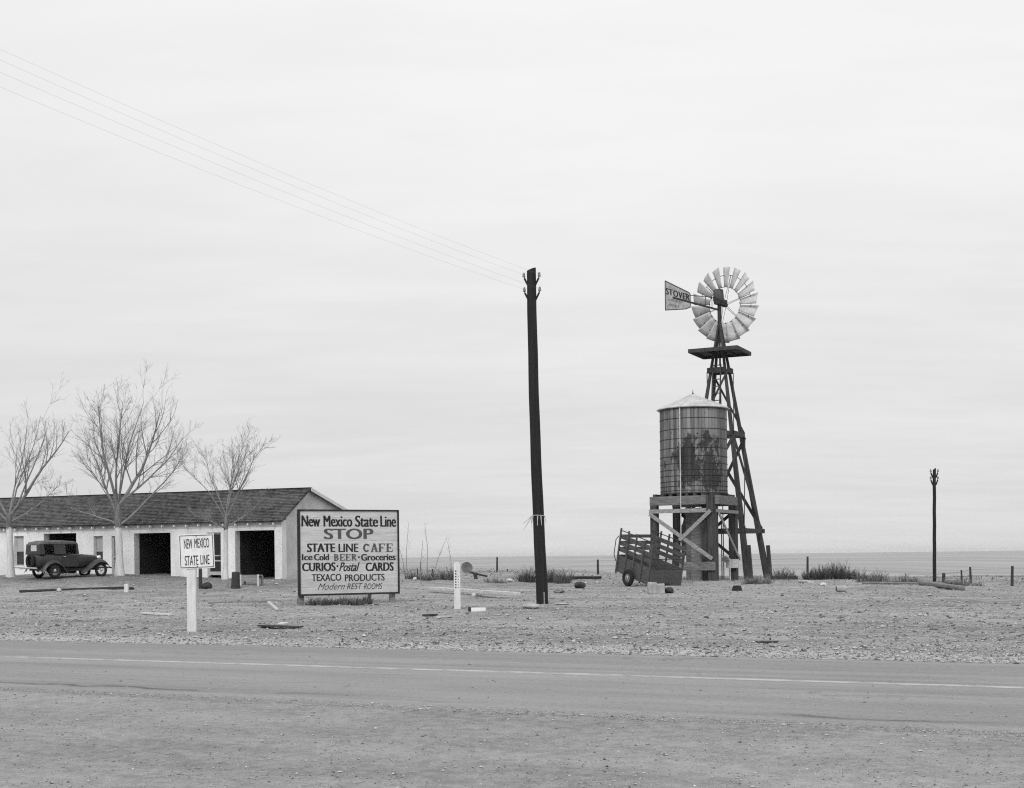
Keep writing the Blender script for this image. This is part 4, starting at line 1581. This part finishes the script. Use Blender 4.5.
# the tank
tk = thing('water_tank', 'round wooden water tank with iron hoops and a pale cone roof', 'water tank', so + Vector((0, 0, TZ)), -PHI_S)
TR = 1.83
TH = at(691, 409.5, 71.7).z - so.z - TZ
mb = MB().lathe([(TR, 0), (TR, TH)], 116)
body_ = mb.build('staves', M_tank, tk)
zs_ = [.10, .34, .60, .90, 1.22, 1.56, 1.95, 2.40, 2.90, 3.42, 4.0, TH - .12]
for z in zs_:
    MB().torus((0, 0, z), TR + .008, .017, (0, 0, 1), 72, 6).build('hoop', M_iron, body_)
rz0 = TH - .02
AZ = at(691, 394.5, 71.7).z - so.z - TZ
nf = 16
mb = MB().lathe([(TR - .05, rz0 - .05), (TR + .17, rz0 - .035), (TR + .175, rz0 + .0), (.07, AZ), (.03, AZ + .02)], nf)
rfo = mb.build('roof', M_tinroof, tk, smooth=False)
MB().lathe([(.07, 0), (.05, .06), (.02, .1), (.012, .25)], 8, (0, 0, AZ)).build('finial', M_iron, rfo)
mb = MB()
for k in range(nf):
    a_ = 2 * PI * k / nf
    mb.beam(((TR + .17) * math.cos(a_), (TR + .17) * math.sin(a_), rz0 + .012), (.07 * math.cos(a_), .07 * math.sin(a_), AZ + .006), .03, .02)
mb.build('seam', M_tinroof, rfo, smooth=False)
ga = math.atan2(-1, 0) - .19 + PHI_S * 0
gv = (Matrix.Rotation(PHI_S, 3, 'Z') @ Vector((math.sin(R(-30)), -math.cos(R(-30)), 0))) * (TR + .07)
MB().tube([(gv.x, gv.y, TH - .02), (gv.x, gv.y, -.55), (gv.x, gv.y - .02, -TZ + 1.1)], .032, 8).build('gauge_rod', M_pipe, tk)
# drain pipes under the tank
pp = thing('standpipe', 'thin upright pump pipe with a round valve at the right of the tank stand', 'pipe', so + us * 1.15 + vs * 1.2, -PHI_S)
MB().tube([(0, 0, -.2), (0, 0, 3.3)], .03, 6).build('pipe', M_iron, pp)
MB().tube([(.5, -.1, -.1), (.5, -.1, 1.1), (.3, -.1, 1.25)], .04, 8).build('outlet', M_pipe, pp)
MB().lathe([(.16, -.08), (.18, 0), (.16, .08)], 12, (.28, -.25, 1.1), (0, 1, 0)).build('valve', M_log, pp)

# ------------------------------------------------------------------ stock trailer
TA = at(649, 586, 58.9)
TA.z = gh(TA.x, TA.y)
tl = Vector((-.50, .866, 0)).normalized()
trz = math.atan2(tl.y, tl.x)
TL, TWD, THT = 2.7, 1.74, 2.0
pitch = math.asin(.66 / TL)
tr = thing('stock_trailer', 'dark slatted stock trailer with its tongue end resting on the ground', 'trailer', TA + Vector((0, 0, .03)), trz)
Rp = Matrix.Rotation(-pitch, 4, 'Y')
# local: x along the trailer (away), y to its left, z up; near side panel at y=0, far side at y=-TWD
for side in (0, -TWD):
    mb = MB()
    mb.box(0, TL, side - .02, side + .02, .02, .42)
    mb.box(0, TL, side - .019, side + .019, .424, .80)
    mb.build('side_panel', M_trailer, tr, smooth=False).matrix_local = Rp
    for zz in (1.00, 1.29, 1.60):
        MB().box(0, TL - .02, side - .018, side + .018, zz, zz + .20).build('slat', M_trailer, tr, smooth=False).matrix_local = Rp
    MB().tube([(0, side, THT - .02), (TL, side, THT - .02)], .022, 6).build('top_rail', M_iron, tr).matrix_local = Rp
    so_ = .05 if side == 0 else -.05
    for kx_ in range(5):
        xx = .06 + kx_ * (TL - .12) / 4
        MB().box(xx - .045, xx + .045, side + so_ - .025, side + so_ + .025, -.05, THT + (.10 if kx_ > 1 else -.05)).build('stake', M_trailer, tr, smooth=False).matrix_local = Rp
mb = MB().box(-.05, -.003, -TWD - .02, .02, -.02, .36)
mb.box(-.048, -.004, -TWD - .02, .02, .364, .72)
mb.build('end_board', M_trailer, tr, smooth=False).matrix_local = Rp
for zz in (1.25,):
    MB().tube([(-.02, .02, zz), (-.02, -TWD - .02, zz)], .022, 6).build('end_rail', M_iron, tr).matrix_local = Rp
mb = MB()
mb.box(TL + .003, TL + .045, -TWD - .02, .02, .02, .80)
for zz in (1.02, 1.31, 1.62):
    mb.box(TL + .003, TL + .04, -TWD - .02, .02, zz, zz + .15)
mb.build('end_gate', M_trailer, tr, smooth=False).matrix_local = Rp
MB().box(.0, TL, -TWD + .025, -.025, .02, .07).build('bed', M_trailer, tr, smooth=False).matrix_local = Rp
MB().tube([(TL + .06, .05, 1.7), (TL + .16, .12, 1.5), (TL + .17, .12, .8), (TL + .06, .05, .5)], .02, 6).build('hook_rod', M_iron, tr).matrix_local = Rp
wr = .40
for sy in (.20, -TWD - .20):
    cx = 1.35
    wo = MB().torus((cx, sy, 0), .30, .10, (0, 1, 0), 32, 12)
    wo = wo.build('wheel', M_rubber, tr, loc=(0, 0, 0))
    wp = (Matrix.Rotation(trz, 4, 'Z') @ Vector((cx, sy, 0))) + TA
    wo.location.z = gh(wp.x, wp.y) + .40 - TA.z - .03
    hb = MB().lathe([(.22, -.05), (.23, 0), (.20, .04), (.09, .05), (.08, .10), (.03, .11)], 20, (cx, sy, 0), (0, 1 if sy > 0 else -1, 0))
    hb.build('rim', M_rim, wo)
    MB().lathe([(.10, 0), (.09, .03)], 12, (cx, sy + (.07 if sy > 0 else -.07), 0), (0, 1 if sy > 0 else -1, 0)).build('hub_cap', M_plank, wo)
MB().tube([(1.35, .2, .37), (1.35, -TWD - .2, .37)], .04, 8).build('axle', M_iron, tr)
MB().beam((-.05, -TWD / 2, .06), (-.35, -TWD / 2, .07), .08, .08).build('tongue', M_iron, tr, smooth=False)
# ------------------------------------------------------------------ weeds, bushes, stalks


def tuft(mb, cx, cy, cz, rad, h, n, rnd, wd=.012, lean=.5, branchy=False):
    for i in range(n):
        a = rnd.uniform(0, 2 * PI)
        rr = rad * math.sqrt(rnd.random())
        p = Vector((cx + rr * math.cos(a), cy + rr * math.sin(a), cz - .03))
        hh = h * rnd.uniform(.35, 1.0) * (1 - .45 * (rr / max(rad, .01)) ** 2)
        d = Vector((math.cos(a) * lean * rr / max(rad, .01) + rnd.gauss(0, .22), math.sin(a) * lean * rr / max(rad, .01) + rnd.gauss(0, .22), 1)).normalized()
        b2 = rnd.uniform(0, PI)
        sd = Vector((math.cos(b2), math.sin(b2), 0)) * wd * rnd.uniform(.6, 1.4)
        m_ = p + d * hh * .55
        tp = p + d * hh + Vector((rnd.gauss(0, .10), rnd.gauss(0, .10), -rnd.uniform(0, .12))) * hh
        o = len(mb.v)
        mb.v += [p - sd, p + sd, m_ + sd * .8, m_ - sd * .8, tp]
        mb.f += [(o, o + 1, o + 2, o + 3), (o + 3, o + 2, o + 4)]
        if branchy:
            for k in range(4):
                q = p.lerp(tp, rnd.uniform(.25, .9))
                d2 = (d + Vector((rnd.gauss(0, .7), rnd.gauss(0, .7), rnd.gauss(0, .4)))).normalized()
                L = hh * rnd.uniform(.15, .4)
                o = len(mb.v)
                mb.v += [q - sd * .6, q + sd * .6, q + d2 * L]
                mb.f += [(o, o + 1, o + 2)]


def bush(name, label, px, py, wpx, hpx, mat, n, seed, cat='weeds', group=None, branchy=True, wd=.014, lumps=4):
    rnd = random.Random(seed)
    p = ground_at(px, py - 1)
    s = FPX / p.y
    W, H = wpx / s, hpx / s
    mb = MB()
    for k in range(lumps):
        ox = (k / max(1, lumps - 1) - .5) * W * .72 if lumps > 1 else 0
        hh = H * rnd.uniform(.9, 1.55)
        oy = rnd.uniform(-.5, .5)
        tuft(mb, ox, oy, gh(p.x + ox, p.y + oy) - p.z, W / lumps * .85, hh, n // lumps, rnd, wd, .7, branchy)
    o = mb.build(name, mat, loc=p, smooth=False)
    return tag(o, label, cat, group)


BG = 'weed clumps along the edge of the yard'
bush('weed_bush', 'round tumbleweed bush just left of the telegraph pole foot', 533, 583.5, 30, 17, M_bush, 360, 1, 'bush', BG)
bush('weed_bush', 'bristly weed bush just right of the telegraph pole foot', 557, 584, 24, 15, M_mid, 330, 2, 'bush', BG)
bush('weed_bush', 'dark low weed bush behind the short white marker post', 447, 581, 20, 13, M_mid, 220, 3, 'bush', BG)
bush('weed_bush', 'largest dark bush on the rise right of the windmill', 825, 580, 40, 16, M_bush, 700, 4, 'bush', BG)
bush('weed_bush', 'lower dark bush beside the largest one at the plain edge', 853, 580, 26, 11, M_bush, 360, 5, 'bush', BG)
bush('weed_bush', 'wispy weed clump between the dark bush and the far pole', 872, 583, 24, 13, M_dry, 260, 6, 'bush', BG)
bush('weed_bush', 'low pale weeds left of the far telegraph pole', 902, 584, 40, 9, M_dry, 320, 7, 'bush', BG, lumps=7)
bush('weed_bush', 'feathery weed tuft at the foot of the windmill tower', 783, 580, 26, 13, M_dry, 300, 8, 'bush', BG)
bush('weed_bush', 'thin weeds growing round the right legs of the tank stand', 757, 585, 30, 10, M_dry, 260, 9, 'bush', BG, lumps=5)
bush('weed_bush', 'sparse weeds between the fence posts at far right', 960, 587, 46, 9, M_dry, 300, 10, 'bush', BG, lumps=7)
bush('weed_bush', 'dark grass growing thick beneath the plank billboard', 338, 606, 70, 11, M_mid, 1400, 11, 'grass clump', BG, lumps=9, branchy=False)
bush('weed_bush', 'straggling weeds beyond the right edge of the billboard', 421, 581, 30, 10, M_mid, 260, 12, 'bush', BG, lumps=5)
bush('weed_bush', 'small weed sprig before the far end of the white beam', 496, 584, 20, 9, M_dry, 120, 13, 'bush', BG)

# tall dry stalks: foot pixel, tip pixel
SG = 'tall dry stalks beyond the billboard'
sl_ = [((406, 571), (398, 545), 'short leaning stalk nearest the billboard edge'),
       ((407.5, 572), (408.8, 522), 'straight upright stalk nearest the billboard edge'),
       ((427.5, 576), (424.6, 522.5), 'tallest stalk with a slight lean to the left'),
       ((421, 584), (423, 541), 'upright stalk just left of the tallest one'),
       ((433, 578), (446.5, 538), 'stalk bending far over to the right'),
       ((452, 568), (447.5, 541), 'last stalk on the right beside the white post')]
for i, (a, b, lab) in enumerate(sl_):
    p = ground_at(*a)
    if p.y > 75:
        p = at(a[0], 575, 66)
        p.z = gh(p.x, p.y)
    q = at(b[0], b[1], p.y) - p
    mid = q * .5 + Vector((-.05 * q.z * (1 if q.x > 0 else -1) * .6, 0, .02))
    mb = MB().tube([(0, 0, 0), mid * .5 + Vector((-.02, 0, 0)), mid, mid.lerp(q, .5) + Vector((.0, 0, .02)), q], [.018, .016, .013, .010, .006], 5)
    rn = random.Random(i)
    for k in range(5):
        f = rn.uniform(.5, .98)
        c = q * f
        mb.tube([c, c + Vector((rn.uniform(-.25, .25), 0, rn.uniform(.1, .35)))], [.006, .003], 3)
    tag(mb.build('dry_stalk', M_stalk, loc=p), lab, 'dry stalk', SG)

# ------------------------------------------------------------------ fences


def fence(label, posts, wires, seed, M_p):
    rnd = random.Random(seed)
    pts = []
    for (px, pt, pb, Y, wd) in posts:
        p = at(px, pb, Y)
        p.z = gh(p.x, p.y)
        pts.append((p, at(px, pt, Y).z - p.z, wd))
    root = thing('wire_fence', label, 'fence', pts[0][0])
    o0 = pts[0][0]
    for p, h, wd in pts:
        ln = Vector((rnd.uniform(-.05, .05), 0, 1)) * h
        MB().tube([p - o0 + Vector((0, 0, -.3)), p - o0 + ln * .5, p - o0 + ln], [wd / 2, wd / 2 * .95, wd / 2 * .85], 8).build('post', M_p, root)
    for f in wires:
        mb = MB()
        P = [p - o0 + Vector((0, 0, h * f)) for p, h, wd in pts]
        mb.tube(P, .006 if seed == 2 else .003, 4)
        mb.build('wire', M_wirefence, root)


fence('long sagging wire fence with scattered posts along the edge of the plain',
      [(330, 559, 578, 84, .08), (420.5, 562, 577, 84, .08), (497, 557, 577, 82, .12), (507.5, 569, 577, 82, .07), (598, 559.5, 577, 82, .15), (700, 560, 577, 83, .14), (807.5, 556.5, 576.5, 80, .15)], (.92, .6), 1, M_darkwood)
fence('barbed wire fence running off right beside the far telegraph pole',
      [(905, 573, 582, 64, .04), (943.5, 573, 584, 61, .17), (962, 570, 583, 60, .09), (971, 567, 586, 58, .11), (1012, 566, 589, 54, .13), (1060, 566, 592, 50, .13)], (.86, .5), 2, M_darkwood)

# ------------------------------------------------------------------ lying timbers and yard litter


def lying(name, label, cat, pa, pb, wd, ht, mat, group=None, lift=0.0, bevel=.006):
    a, b = ground_at(*pa), ground_at(*pb)
    d = b - a
    L = d.length
    m_ = (a + b) / 2
    o = MB().box(-L / 2, L / 2, -wd / 2, wd / 2, 0, ht).build(name, mat, loc=m_ + Vector((0, 0, lift + .012)), smooth=False, bevel=bevel)
    o.rotation_euler = (0, -math.atan2(d.z, math.hypot(d.x, d.y)), math.atan2(d.y, d.x))
    return tag(o, label, cat, group)


TG = 'boards and timbers lying in the yard'
lying('timber_beam', 'long pale timber lying behind the white marker post', 'timber', (431, 592), (517, 598.5), .26, .12, M_plank, TG, .08, .012)
lying('loose_board', 'short white board lying left of the state line sign post', 'board', (142, 614.5), (173, 616), .14, .05, M_plank, TG)
lying('loose_board', 'long thin pale board lying before the stump', 'board', (208, 604), (268, 602.5), .08, .05, M_greyplank, TG)
lying('loose_board', 'short pale stick angled off the end of the thin board', 'board', (268.5, 603.5), (277, 611), .09, .06, M_plank, TG)
lying('loose_board', 'flat dark board lying on the dirt below the billboard', 'board', (262, 627), (299, 628.5), .26, .03, M_darkwood, TG)
lying('loose_board', 'dark flat board lying left of the stock trailer', 'board', (562, 579.6), (599, 579.2), .35, .16, M_darkwood, TG)
lying('timber_beam', 'long grey log lying at the far right below the pole', 'log', (921, 585), (962, 590.5), .26, .16, M_log, TG, 0, .05)
lying('timber_beam', 'thin grey log leading right from the wispy weeds', 'log', (862, 584.2), (920, 584.6), .18, .10, M_log, TG, 0, .04)
lying('loose_board', 'short white board at the weeds right of the windmill', 'board', (800, 582), (811, 583), .30, .08, M_plank, TG)
lying('loose_board', 'dark plank lying before the dark bush right of windmill', 'board', (772, 579.5), (797, 579.5), .35, .16, M_darkwood, TG)
lying('drive_timber', 'long dark timber edging the drive before the parked car', 'timber', (20, 592.5), (126, 588.8), .22, .09, M_darkwood, TG)
lying('loose_board', 'pale flat board under the front of the parked car', 'board', (83, 576.2), (93, 576.2), .25, .05, M_plank, TG)
lying('loose_board', 'short pale scrap board at the far left of the yard', 'board', (46, 597), (55, 596.4), .10, .04, M_plank, TG)
lying('loose_board', 'small dark scrap board lying left of the white marker post', 'board', (425, 616.5), (435, 615.8), .16, .04, M_darkwood, TG)
lying('loose_board', 'pale scrap of board lying below the dark scrap', 'board', (438, 618.5), (451, 617.5), .10, .03, M_plank, TG)
lying('loose_board', 'flat dark ground stain beside the road, laid on as a thin slab', 'board', (756, 643), (778, 642.6), .16, .012, M_darkwood, TG)  # a stain on the dirt, added as a thin dark slab


def rock(name, label, cat, px, py, wpx, hpx, mat, seed, group=None, sub=2, sq=1.0):
    rnd = random.Random(seed)
    p = ground_at(px, py)
    s = FPX / p.y
    bm = bmesh.new()
    bmesh.ops.create_icosphere(bm, subdivisions=sub, radius=1.0)
    off = Vector((seed * 3.1, seed * 1.7, seed))
    for v in bm.verts:
        k = 1 + .35 * mnoise.noise(v.co * 1.3 + off) + .15 * mnoise.noise(v.co * 3.5 + off)
        v.co = Vector((v.co.x * k * wpx / s / 2, v.co.y * k * wpx / s / 2.4, v.co.z * k * hpx / s / 2 + hpx / s * .38))
    me = bpy.data.meshes.new(name)
    bm.to_mesh(me)
    bm.free()
    for q in me.polygons:
        q.use_smooth = True
    me.set_sharp_from_angle(angle=R(30))
    me.materials.append(mat)
    o = bpy.data.objects.new(name, me)
    C.collection.objects.link(o)
    o.location = p
    o.rotation_euler = (0, 0, rnd.uniform(0, 6))
    return tag(o, label, cat, group)


SGp = 'stones lying in the yard'
rock('pale_stone', 'flat pale stone at the foot of the telegraph pole', 'stone', 531, 609, 18, 7, M_stone, 2, SGp)
rock('pale_stone', 'small white stone under the long pale timber', 'stone', 474, 597, 6, 5, M_plank, 3, SGp)
rock('pale_stone', 'white stone lying in the weeds beyond the billboard', 'stone', 415, 580.5, 5, 4, M_plank, 4, SGp)
rock('pale_stone', 'pale stone beside the fence post beyond the timber', 'stone', 510, 582, 7, 4, M_plank, 5, SGp)
rock('pale_stone', 'low pale stone right of the wispy can', 'stone', 930, 596, 7, 3, M_stone, 6, SGp)
rock('pale_stone', 'pale stone lying left of the round can', 'stone', 823, 586, 8, 4, M_plank, 7, SGp)
rock('pale_stone', 'white scrap lying on the dark board below the billboard', 'rag', 283, 626, 12, 5, M_plank, 8)
rock('pale_stone', 'small white stone at the drive edge below the car', 'stone', 59, 591.5, 5, 4, M_plank, 9, SGp)
rock('pale_stone', 'low grey stone just right of the telegraph pole', 'stone', 562, 605, 14, 3, M_stone, 10, SGp)
rock('dark_clod', 'dark lump of earth between telegraph pole and trailer', 'clod', 580, 588, 13, 7, M_darkwood, 11)
rock('dark_clod', 'flat grey lump left of the dark lump of earth', 'clod', 559, 593, 12, 5, M_log, 12)
rock('dark_clod', 'dark lump against the pale blocks by the trailer', 'clod', 669, 593, 11, 7, M_darkwood, 13)
rng = random.Random(77)

# two concrete blocks before the trailer
for (px, lab) in ((651.8, 'left of the two pale rough blocks before the stock trailer'), (660.9, 'right of the two pale rough blocks before the stock trailer')):
    p = ground_at(px, 593.5)
    o = MB().box(-.155, .155, -.15, .15, -.02, .42 if px < 655 else .37).build('concrete_block', M_stone, loc=p, smooth=False, bevel=.04)
    o.rotation_euler = (R(2), R(3 if px < 655 else -2), R(15 if px < 655 else -8))
    tag(o, lab, 'block', 'pale blocks before the trailer')
# white box by the marker post
p = ground_at(475, 611.5)
t = thing('small_carton', 'small white carton lying in the dirt right of the marker post', 'carton', p, R(10))
MB().box(-.12, .28, -.1, .1, 0, .10).build('carton_body', M_white, t, smooth=False, bevel=.008)
MB().box(-.18, -.122, -.09, .09, .0, .12).build('flap', M_darkwood, t, smooth=False)
# tin can at the right
p = ground_at(842, 592)
t = thing('tin_can', 'pale round tin can lying on its side right of the bushes', 'can', p, R(-15))
MB().lathe([(.11, 0), (.12, .01), (.12, .33), (.11, .34)], 20, (-.2, 0, .115), (1, .2, 0)).build('can_body', M_stone, t)
MB().lathe([(.10, 0), (.10, .01)], 20, (-.212, -.003, .115), (1, .2, 0)).build('lid', M_darkwood, t)
# black tub on its side by the stand
p = ground_at(737, 590.5)
mb = MB().lathe([(.22, -.05), (.225, .0), (.20, .02), (.17, .14), (.14, .19), (.02, .20)], 22)
tag(mb.build('black_tub', M_rubber, loc=p), 'small black tub lying upturned in the dirt below the tank stand', 'tub')
M_galvdark = mat_var('worn_disc_steel', 0.12, 0.3, 6, rough=0.6)
# discarded disc implement behind the marker post
p = ground_at(468, 579)
t = thing('disc_plough', 'old farm disc with its beam lying behind the white marker post', 'plough', p, R(-8))
sc_ = p.y / FPX
MB().lathe([(.001, -.07), (.15, -.05), (.30, 0), (.305, .012), (.15, -.035), (.001, -.055)], 28, (-.05, 0, .58), (.45, -1, .25)).build('disc', M_galvdark, t)
MB().beam((.0, .05, .36), (1.0, .15, .12), .10, .10).build('beam', M_iron, t, smooth=False)
MB().beam((.35, .1, .3), (.4, .12, -.02), .22, .16, (1, 0, 0)).build('foot', M_darkwood, t, smooth=False)

# stump, low bench, stakes before the garages
p = ground_at(235.5, 588.5)
t = thing('tree_stump', 'dark weathered stump standing before the open right garage', 'stump', p)
s_ = p.y / FPX
hh = 15.5 * s_
mb = MB().tube([(0, 0, -.2), (0, 0, .1), (.01, 0, hh * .5), (.02, .0, hh)], [.22, .19, .175, .165], 12)
for i in range(len(mb.v) - 12, len(mb.v)):
    mb.v[i].z += .07 * math.sin(i * 2.1)
mb.build('stump_body', M_darkwood, t)
p = ground_at(250, 585.5)
t = thing('low_bench', 'low plank bench on thin legs between stump and garage', 'bench', p, -R(15))
s_ = p.y / FPX
MB().box(-.62, .42, -.03, .03, .18, .44).build('plank', M_greyplank, t, smooth=False)
MB().box(-.62, .42, .03, .36, .40, .44).build('seat', M_greyplank, t, smooth=False)
for xx in (-.40, .40):
    MB().box(xx - .04, xx + .04, -.07, -.032, -.1, .46).build('leg', M_plank, t, smooth=False)
    MB().box(xx - .04, xx + .04, .30, .36, -.1, .40).build('leg', M_greyplank, t, smooth=False)
SK = 'short stakes standing in the yard'


def stake(label, px, pb, pt, wpx, mat, lean=0.0):
    p = ground_at(px, pb)
    s = p.y / FPX
    h = (pb - pt) * s
    w_ = wpx * s
    o = MB().beam((0, 0, -.2), (lean * h, 0, h), w_, w_, (0, 1, 0), w_ * .9, w_ * .9).build('stake', mat, loc=p, smooth=False, bevel=.01)
    return tag(o, label, 'stake', SK)


stake('dark stake standing just behind the state line sign', 200.5, 588.5, 568, 3.2, M_darkwood)
stake('short white stake at the end of the dark drive timber', 126.5, 592, 584, 4, M_postwhite)
stake('thin pale stake left of the dark stump', 227.5, 588, 580, 1.6, M_greyplank)
stake('tiny dark stake in the weeds beyond the billboard', 417.5, 577.5, 568.5, 1.2, M_darkwood)
stake('short thin dark stake among the stalks', 432.5, 577, 569, 1.3, M_darkwood)
rock('dark_clod', 'dark heap of rags beside the dark stake', 'clod', 207, 588.5, 12, 7, M_darkwood, 14)
rock('dark_clod', 'small dark lump at the right end of the drive timber', 'clod', 131, 589.5, 7, 3, M_darkwood, 15)

# ------------------------------------------------------------------ loose stones, twigs and dry grass of the yard (nobody could count them)
rnd = random.Random(101)


def scatter_point(y_lo, y_hi, x_lo=-40, x_hi=1064):
    while True:
        px = rnd.uniform(x_lo, x_hi)
        py = rnd.uniform(y_lo, y_hi)
        Y = 1.45 * FPX / (py - (HY - (px - 512) * math.tan(ROLL)))
        if Y < 0 or Y > 95:
            continue
        x_ = CR.x * (px - 512) / FPX * Y
        yield_s = st(x_, Y)[0]
        return x_, Y, yield_s


mb = MB()
oct_f = [(0, 2, 4), (2, 1, 4), (1, 3, 4), (3, 0, 4), (2, 0, 5), (1, 2, 5), (3, 1, 5), (0, 3, 5)]
cnt = 0
while cnt < 60000:
    x_, Y, s = scatter_point(576, 800)
    onroad = S_NEAR + 0.3 < s < S_FAR - .1
    if (onroad and rnd.random() > .03) or (s < S_NEAR and rnd.random() > .14):
        continue
    d_edge = abs(s - S_FAR)
    if not onroad and s > S_FAR and rnd.random() > (.9 if d_edge < 2.5 else .55 + .4 * mnoise.noise(Vector((x_ * .3, Y * .3, 0)))):
        continue
    r = min(.030, .0066 * math.exp(rnd.gauss(0, .5))) * (1 + Y / 26)
    if onroad or s < S_NEAR + .3:
        r *= .45
    z = max(gh(x_, Y), .006 if S_NEAR < s < S_FAR else -9) + r * .25
    a = rnd.uniform(0, PI)
    c_, s_ = math.cos(a), math.sin(a)
    ax_, ay_, az_ = r * rnd.uniform(.8, 1.5), r * rnd.uniform(.7, 1.2), r * rnd.uniform(.4, .8)
    o = len(mb.v)
    for (ux, uy, uz) in ((ax_, 0, 0), (-ax_, 0, 0), (0, ay_, 0), (0, -ay_, 0), (0, 0, az_), (0, 0, -az_)):
        mb.v.append(Vector((x_ + ux * c_ - uy * s_, Y + ux * s_ + uy * c_, z + uz)))
    mb.f += [tuple(o + k for k in f) for f in oct_f]
    cnt += 1
gr = mb.build('gravel', M_gravel, smooth=True)
gr['kind'] = 'stuff'
gr['label'] = 'small loose stones scattered over the dirt yard'

mb = MB()
cnt = 0
while cnt < 3800:
    x_, Y, s = scatter_point(574, 800)
    if s < S_FAR + 1.2:
        continue
    dens = mnoise.noise(Vector((x_ * .22, Y * .16, 4))) + .35 * sm(s, 40, 70)
    if rnd.random() > .25 + 1.1 * dens:
        continue
    tuft(mb, x_, Y, gh(x_, Y), rnd.uniform(.03, .12), rnd.uniform(.03, .085) * (1 + .5 * sm(s, 35, 70)), 5, rnd, .006 + Y * .00008, .9)
    cnt += 1
dg_ = mb.build('dry_grass', M_dry, smooth=False)
dg_['kind'] = 'stuff'
dg_['label'] = 'short dry grass sprinkled over the yard'
mb = MB()
cnt = 0
while cnt < 380:
    x_, Y, s = scatter_point(578, 800)
    if s < S_FAR + .5 or rnd.random() > .5 + mnoise.noise(Vector((x_ * .2, Y * .2, 9))):
        continue
    L = rnd.uniform(.03, .13) * (1 + (rnd.random() < .06) * 1.5)
    a = rnd.uniform(0, PI)
    p = Vector((x_, Y, gh(x_, Y) + .015))
    r = rnd.uniform(.004, .009) * (1 + Y / 60)
    mb.beam(p, p + Vector((math.cos(a) * L, math.sin(a) * L, rnd.uniform(-.01, .03))), r * 2, r * 1.5)
    cnt += 1
tw = mb.build('twig_litter', M_bush, smooth=False)
tw['kind'] = 'stuff'
tw['label'] = 'dark twigs and chips littering the dirt yard'
# ragged grass along the rim of the plain
mb = MB()
for i in range(5200):
    t_ = rnd.uniform(-75, 30)
    s = rnd.gauss(79, 5) if i % 2 else rnd.gauss(68, 6)
    p = U * t_ + V * s
    if p.y < 20 or abs(p.x / p.y) > .46:
        continue
    if rnd.random() > .55 + mnoise.noise(Vector((p.x * .12, p.y * .12, 2))):
        continue
    tuft(mb, p.x, p.y, gh(p.x, p.y), rnd.uniform(.1, .35), rnd.uniform(.10, .30), 6, rnd, .014, .9)
rg = mb.build('rim_grass', M_dry, smooth=False)
rg['kind'] = 'stuff'
rg['label'] = 'ragged dry grass where the yard drops to the plain'
